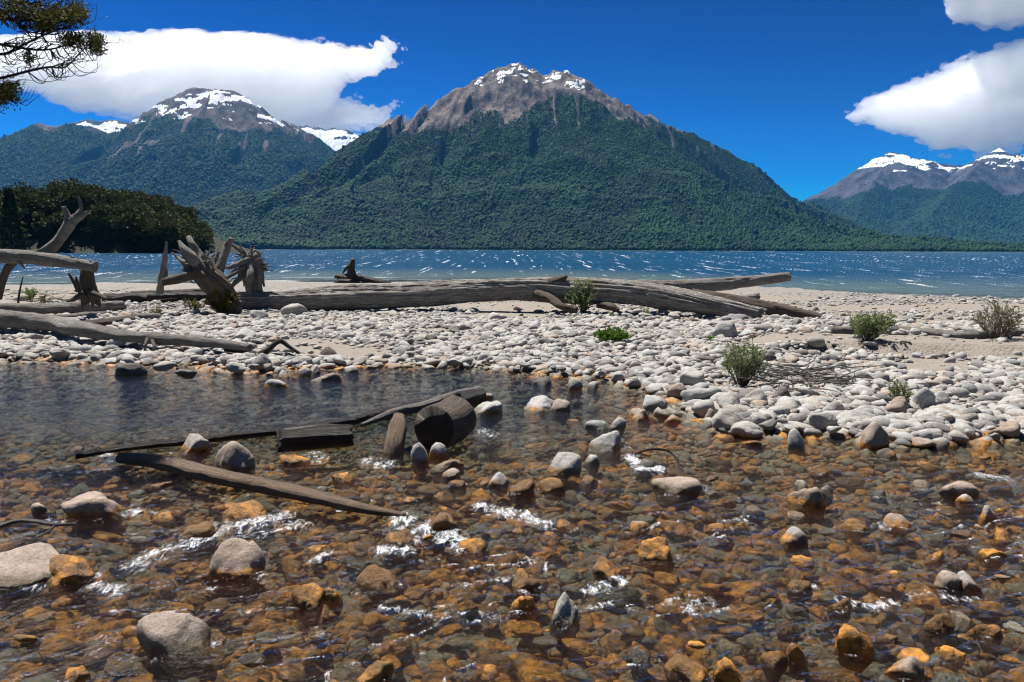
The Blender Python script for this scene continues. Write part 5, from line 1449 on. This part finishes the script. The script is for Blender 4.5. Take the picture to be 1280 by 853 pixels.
p = D(-22, 312, 228); tree("conifer", CONIFER, p[0], p[1], 0.0, 15.0, 1.0, "lower dark conifer just outside the left edge")
pp = D(12, 309, 120)
t = shrub("bank_bush", "yellowish sunlit bush at the left edge beyond the raised log", 12, 316, 50, 10, M_LEAF_PALE, 19, 60, 40, (.16, .1), on=np.array([pp[0], pp[1], 0.0]), cat="bush")
# a low spit of ground for the near left trees
sx = np.linspace(-190, -62, 40); sy = np.linspace(112, 262, 40); SXg, SYg = np.meshgrid(sx, sy)
ed = -92 + (SYg - 120) * -0.18
sz_ = 0.9 * smooth(0, -9, SXg - ((22 - 640) / FPX * SYg)) - 0.5 + .25 * fbm2(SXg / 5, SYg / 5, 3, 71)
obj("left_spit", mesh_np("left_spit", np.stack([SXg, SYg, sz_], -1).reshape(-1, 3), grid_faces(*SXg.shape)), M_FLOOR, None, "low wooded spit at the left edge of the lake", "spit", None, "structure")

# ------------------------------------------------------------------ the tree whose branch hangs into the upper left corner
def overhanging_tree():
    r = np.random.default_rng(23)
    Yt = 7.0
    base = ground_at(-330, 470); base = np.array([base[0], Yt + .4, zmat(base[0], Yt + .4)])
    t = thing("overhanging_tree", "dark tree outside the left edge whose twiggy branch hangs into the upper corner", "tree", base)
    O = base
    top = D(-300, -260, Yt + .4)
    limb("trunk", t, M_BARK, tube([base + [0, 0, -.2], base * .5 + top * .5 + [.1, 0, 0], top], [.17, .14, .08], 201, 60, 20), origin=O)
    paths = []; LP, LD = [], []
    def dense(P, n, rad, ln=.05):
        for k in range(n):
            i = r.integers(0, len(P)); LP.append(P[i] + r.normal(0, rad, 3)); LD.append(r.normal(0, 1, 3) + [.4, 0, .3])
    def br(pts, r0, r1, n=16):
        P = catmull([D(a, b, Yt + c) for a, b, c in pts], n); paths.append((P, np.linspace(r0, r1, n))); return P
    mains = [
        br([(-290, -60, .3), (-150, 20, .2), (-60, 58, .1), (0, 68, 0), (25, 58, 0), (60, 42, 0), (95, 30, 0)], .022, .004, 26),
        br([(-290, 60, .2), (-120, 104, .1), (-40, 104, 0), (0, 98, 0), (40, 88, -.1), (62, 84, -.1), (82, 84, -.1), (100, 66, -.1), (116, 52, -.1)], .017, .003, 26),
        br([(-290, -140, .3), (-120, -40, .2), (-20, -20, .1), (30, 2, 0), (60, 8, 0), (100, 18, 0)], .018, .003, 24),
        br([(-200, 70, .1), (-60, 120, .1), (0, 112, .1), (14, 122, .1)], .018, .004, 14),
        br([(-100, 40, -.2), (-20, 52, -.2), (40, 62, -.2), (72, 60, -.2), (98, 48, -.2)], .016, .003, 16),
        br([(-100, -10, .2), (-10, 18, .2), (30, 26, .2), (56, 22, .2)], .016, .003, 16),
        br([(-80, 0, -.1), (-10, 8, -.1), (20, 28, -.1), (36, 40, -.1), (70, 44, -.1)], .014, .003, 16),
    ]
    # drooping, upward-hooked twigs
    for P in mains:
        for k in range(44):
            i = r.integers(len(P) // 3, len(P) - 1); s = P[i]
            L_ = r.uniform(.10, .32); dx = r.uniform(.35, 1.0); up_ = r.choice([-1, 1], p=[.6, .4])
            Q = catmull([s, s + [L_ * .4 * dx, r.normal(0, .05), -.05 * up_ * 1.2 - .02], s + [L_ * .8 * dx, r.normal(0, .08), -.06 * up_], s + [L_ * 1.1 * dx, r.normal(0, .08), .06 - .02 * up_]], 9)
            paths.append((Q, np.linspace(.0045, .0012, 9)))
            if r.random() < .35:
                i2 = r.integers(3, 8); e = Q[i2]; paths.append((catmull([e, e + [.05, r.normal(0, .03), -.03], e + [.10, 0, r.uniform(-.02, .05)]], 6), np.linspace(.002, .001, 6)))
    V, F = thin_tubes(paths, 6); obj("branches", mesh_np("branches", V - O, F), M_BARK, t)
    for (cx, cy, rx, ry, n) in [(72, 20, 26, 12, 1500), (98, 18, 12, 13, 800), (55, 26, 14, 9, 500), (82, 48, 9, 9, 340), (96, 52, 10, 10, 420), (119, 52, 9, 10, 700), (36, 72, 5, 8, 160), (8, 116, 14, 13, 1100), (-10, 124, 14, 14, 700), (20, 8, 16, 10, 500), (4, 20, 10, 8, 320), (-20, 0, 30, 16, 1200), (40, 14, 14, 8, 350), (60, 34, 12, 6, 250), (123, 64, 7, 4, 120)]:
        q = r.standard_normal((n, 3)) * .5
        for a in q:
            LP.append(D(cx + a[0] * rx, cy + a[1] * ry, Yt + a[2] * .22)); LD.append(np.array([a[0], a[2], -a[1]]) + r.normal(0, .8, 3))
    LP_, LD_ = np.array(LP), np.array(LD)
    obj("leaves", leaves_mesh("leaves", LP_ - O, LD_, .030 * r.uniform(.6, 1.4, len(LP_)), .012, r), M_LEAF_GOLD, t)
overhanging_tree()

# ------------------------------------------------------------------ tell the loose stones apart by the landmark they lie beside
anchors = []
for o in list(SC.objects):
    if o.parent is None and o.get("label") and not o.get("group") and not o.get("kind") and o.get("category") in ("rock", "shrub", "plant") and len(o["label"].split()) <= 9:
        anchors.append((o.location.x, o.location.y, o["label"]))
near = {}
for o, kind in STONES:
    best = None
    for ax_, ay_, lab in anchors:
        d = math.hypot(o.location.x - ax_, o.location.y - ay_)
        if d < 1.1 and (best is None or d < best[0]): best = (d, ax_, ay_, lab)
    if best is None: continue
    dx, dy = o.location.x - best[1], o.location.y - best[2]
    rel = ("right of" if dx > 0 else "left of") if abs(dx) > abs(dy) else ("behind" if dy > 0 else "in front of")
    near.setdefault((best[3], rel, kind), []).append((best[0], o))
for (lab, rel, kind), lst in near.items():
    lst.sort(key=lambda q: q[0])
    for (d, o), rank in zip(lst, ("nearest", "second", "third")):
        lb = "%s %s stone %s the %s" % (rank, "loose" if kind == "bar" else "washed", rel, lab)
        if len(lb.split()) <= 16: o["label"] = lb
# ------------------------------------------------------------------ the air between here and the far mountains
def haze_box():
    x0, x1, y0, y1, z0, z1 = -9500, 9500, -1500, 11200, -60, 1620
    v = [(x, y, z) for z in (z0, z1) for y in (y0, y1) for x in (x0, x1)]
    f = [(0, 2, 3, 1), (4, 5, 7, 6), (0, 1, 5, 4), (2, 6, 7, 3), (0, 4, 6, 2), (1, 3, 7, 5)]
    me = mesh_np("haze", v, f, False)
    m = NT("haze_air")
    pv = m.node("ShaderNodeVolumePrincipled", Color=(0.10, 0.44, 1.0), Density=2.0e-5, Anisotropy=0.1)
    m.l.new(pv.outputs[0], m.out.inputs["Volume"])
    o = obj("haze", me, m.mat, None, "thin blue haze in the air over the lake", None, None, "stuff")
    return o
haze_box()
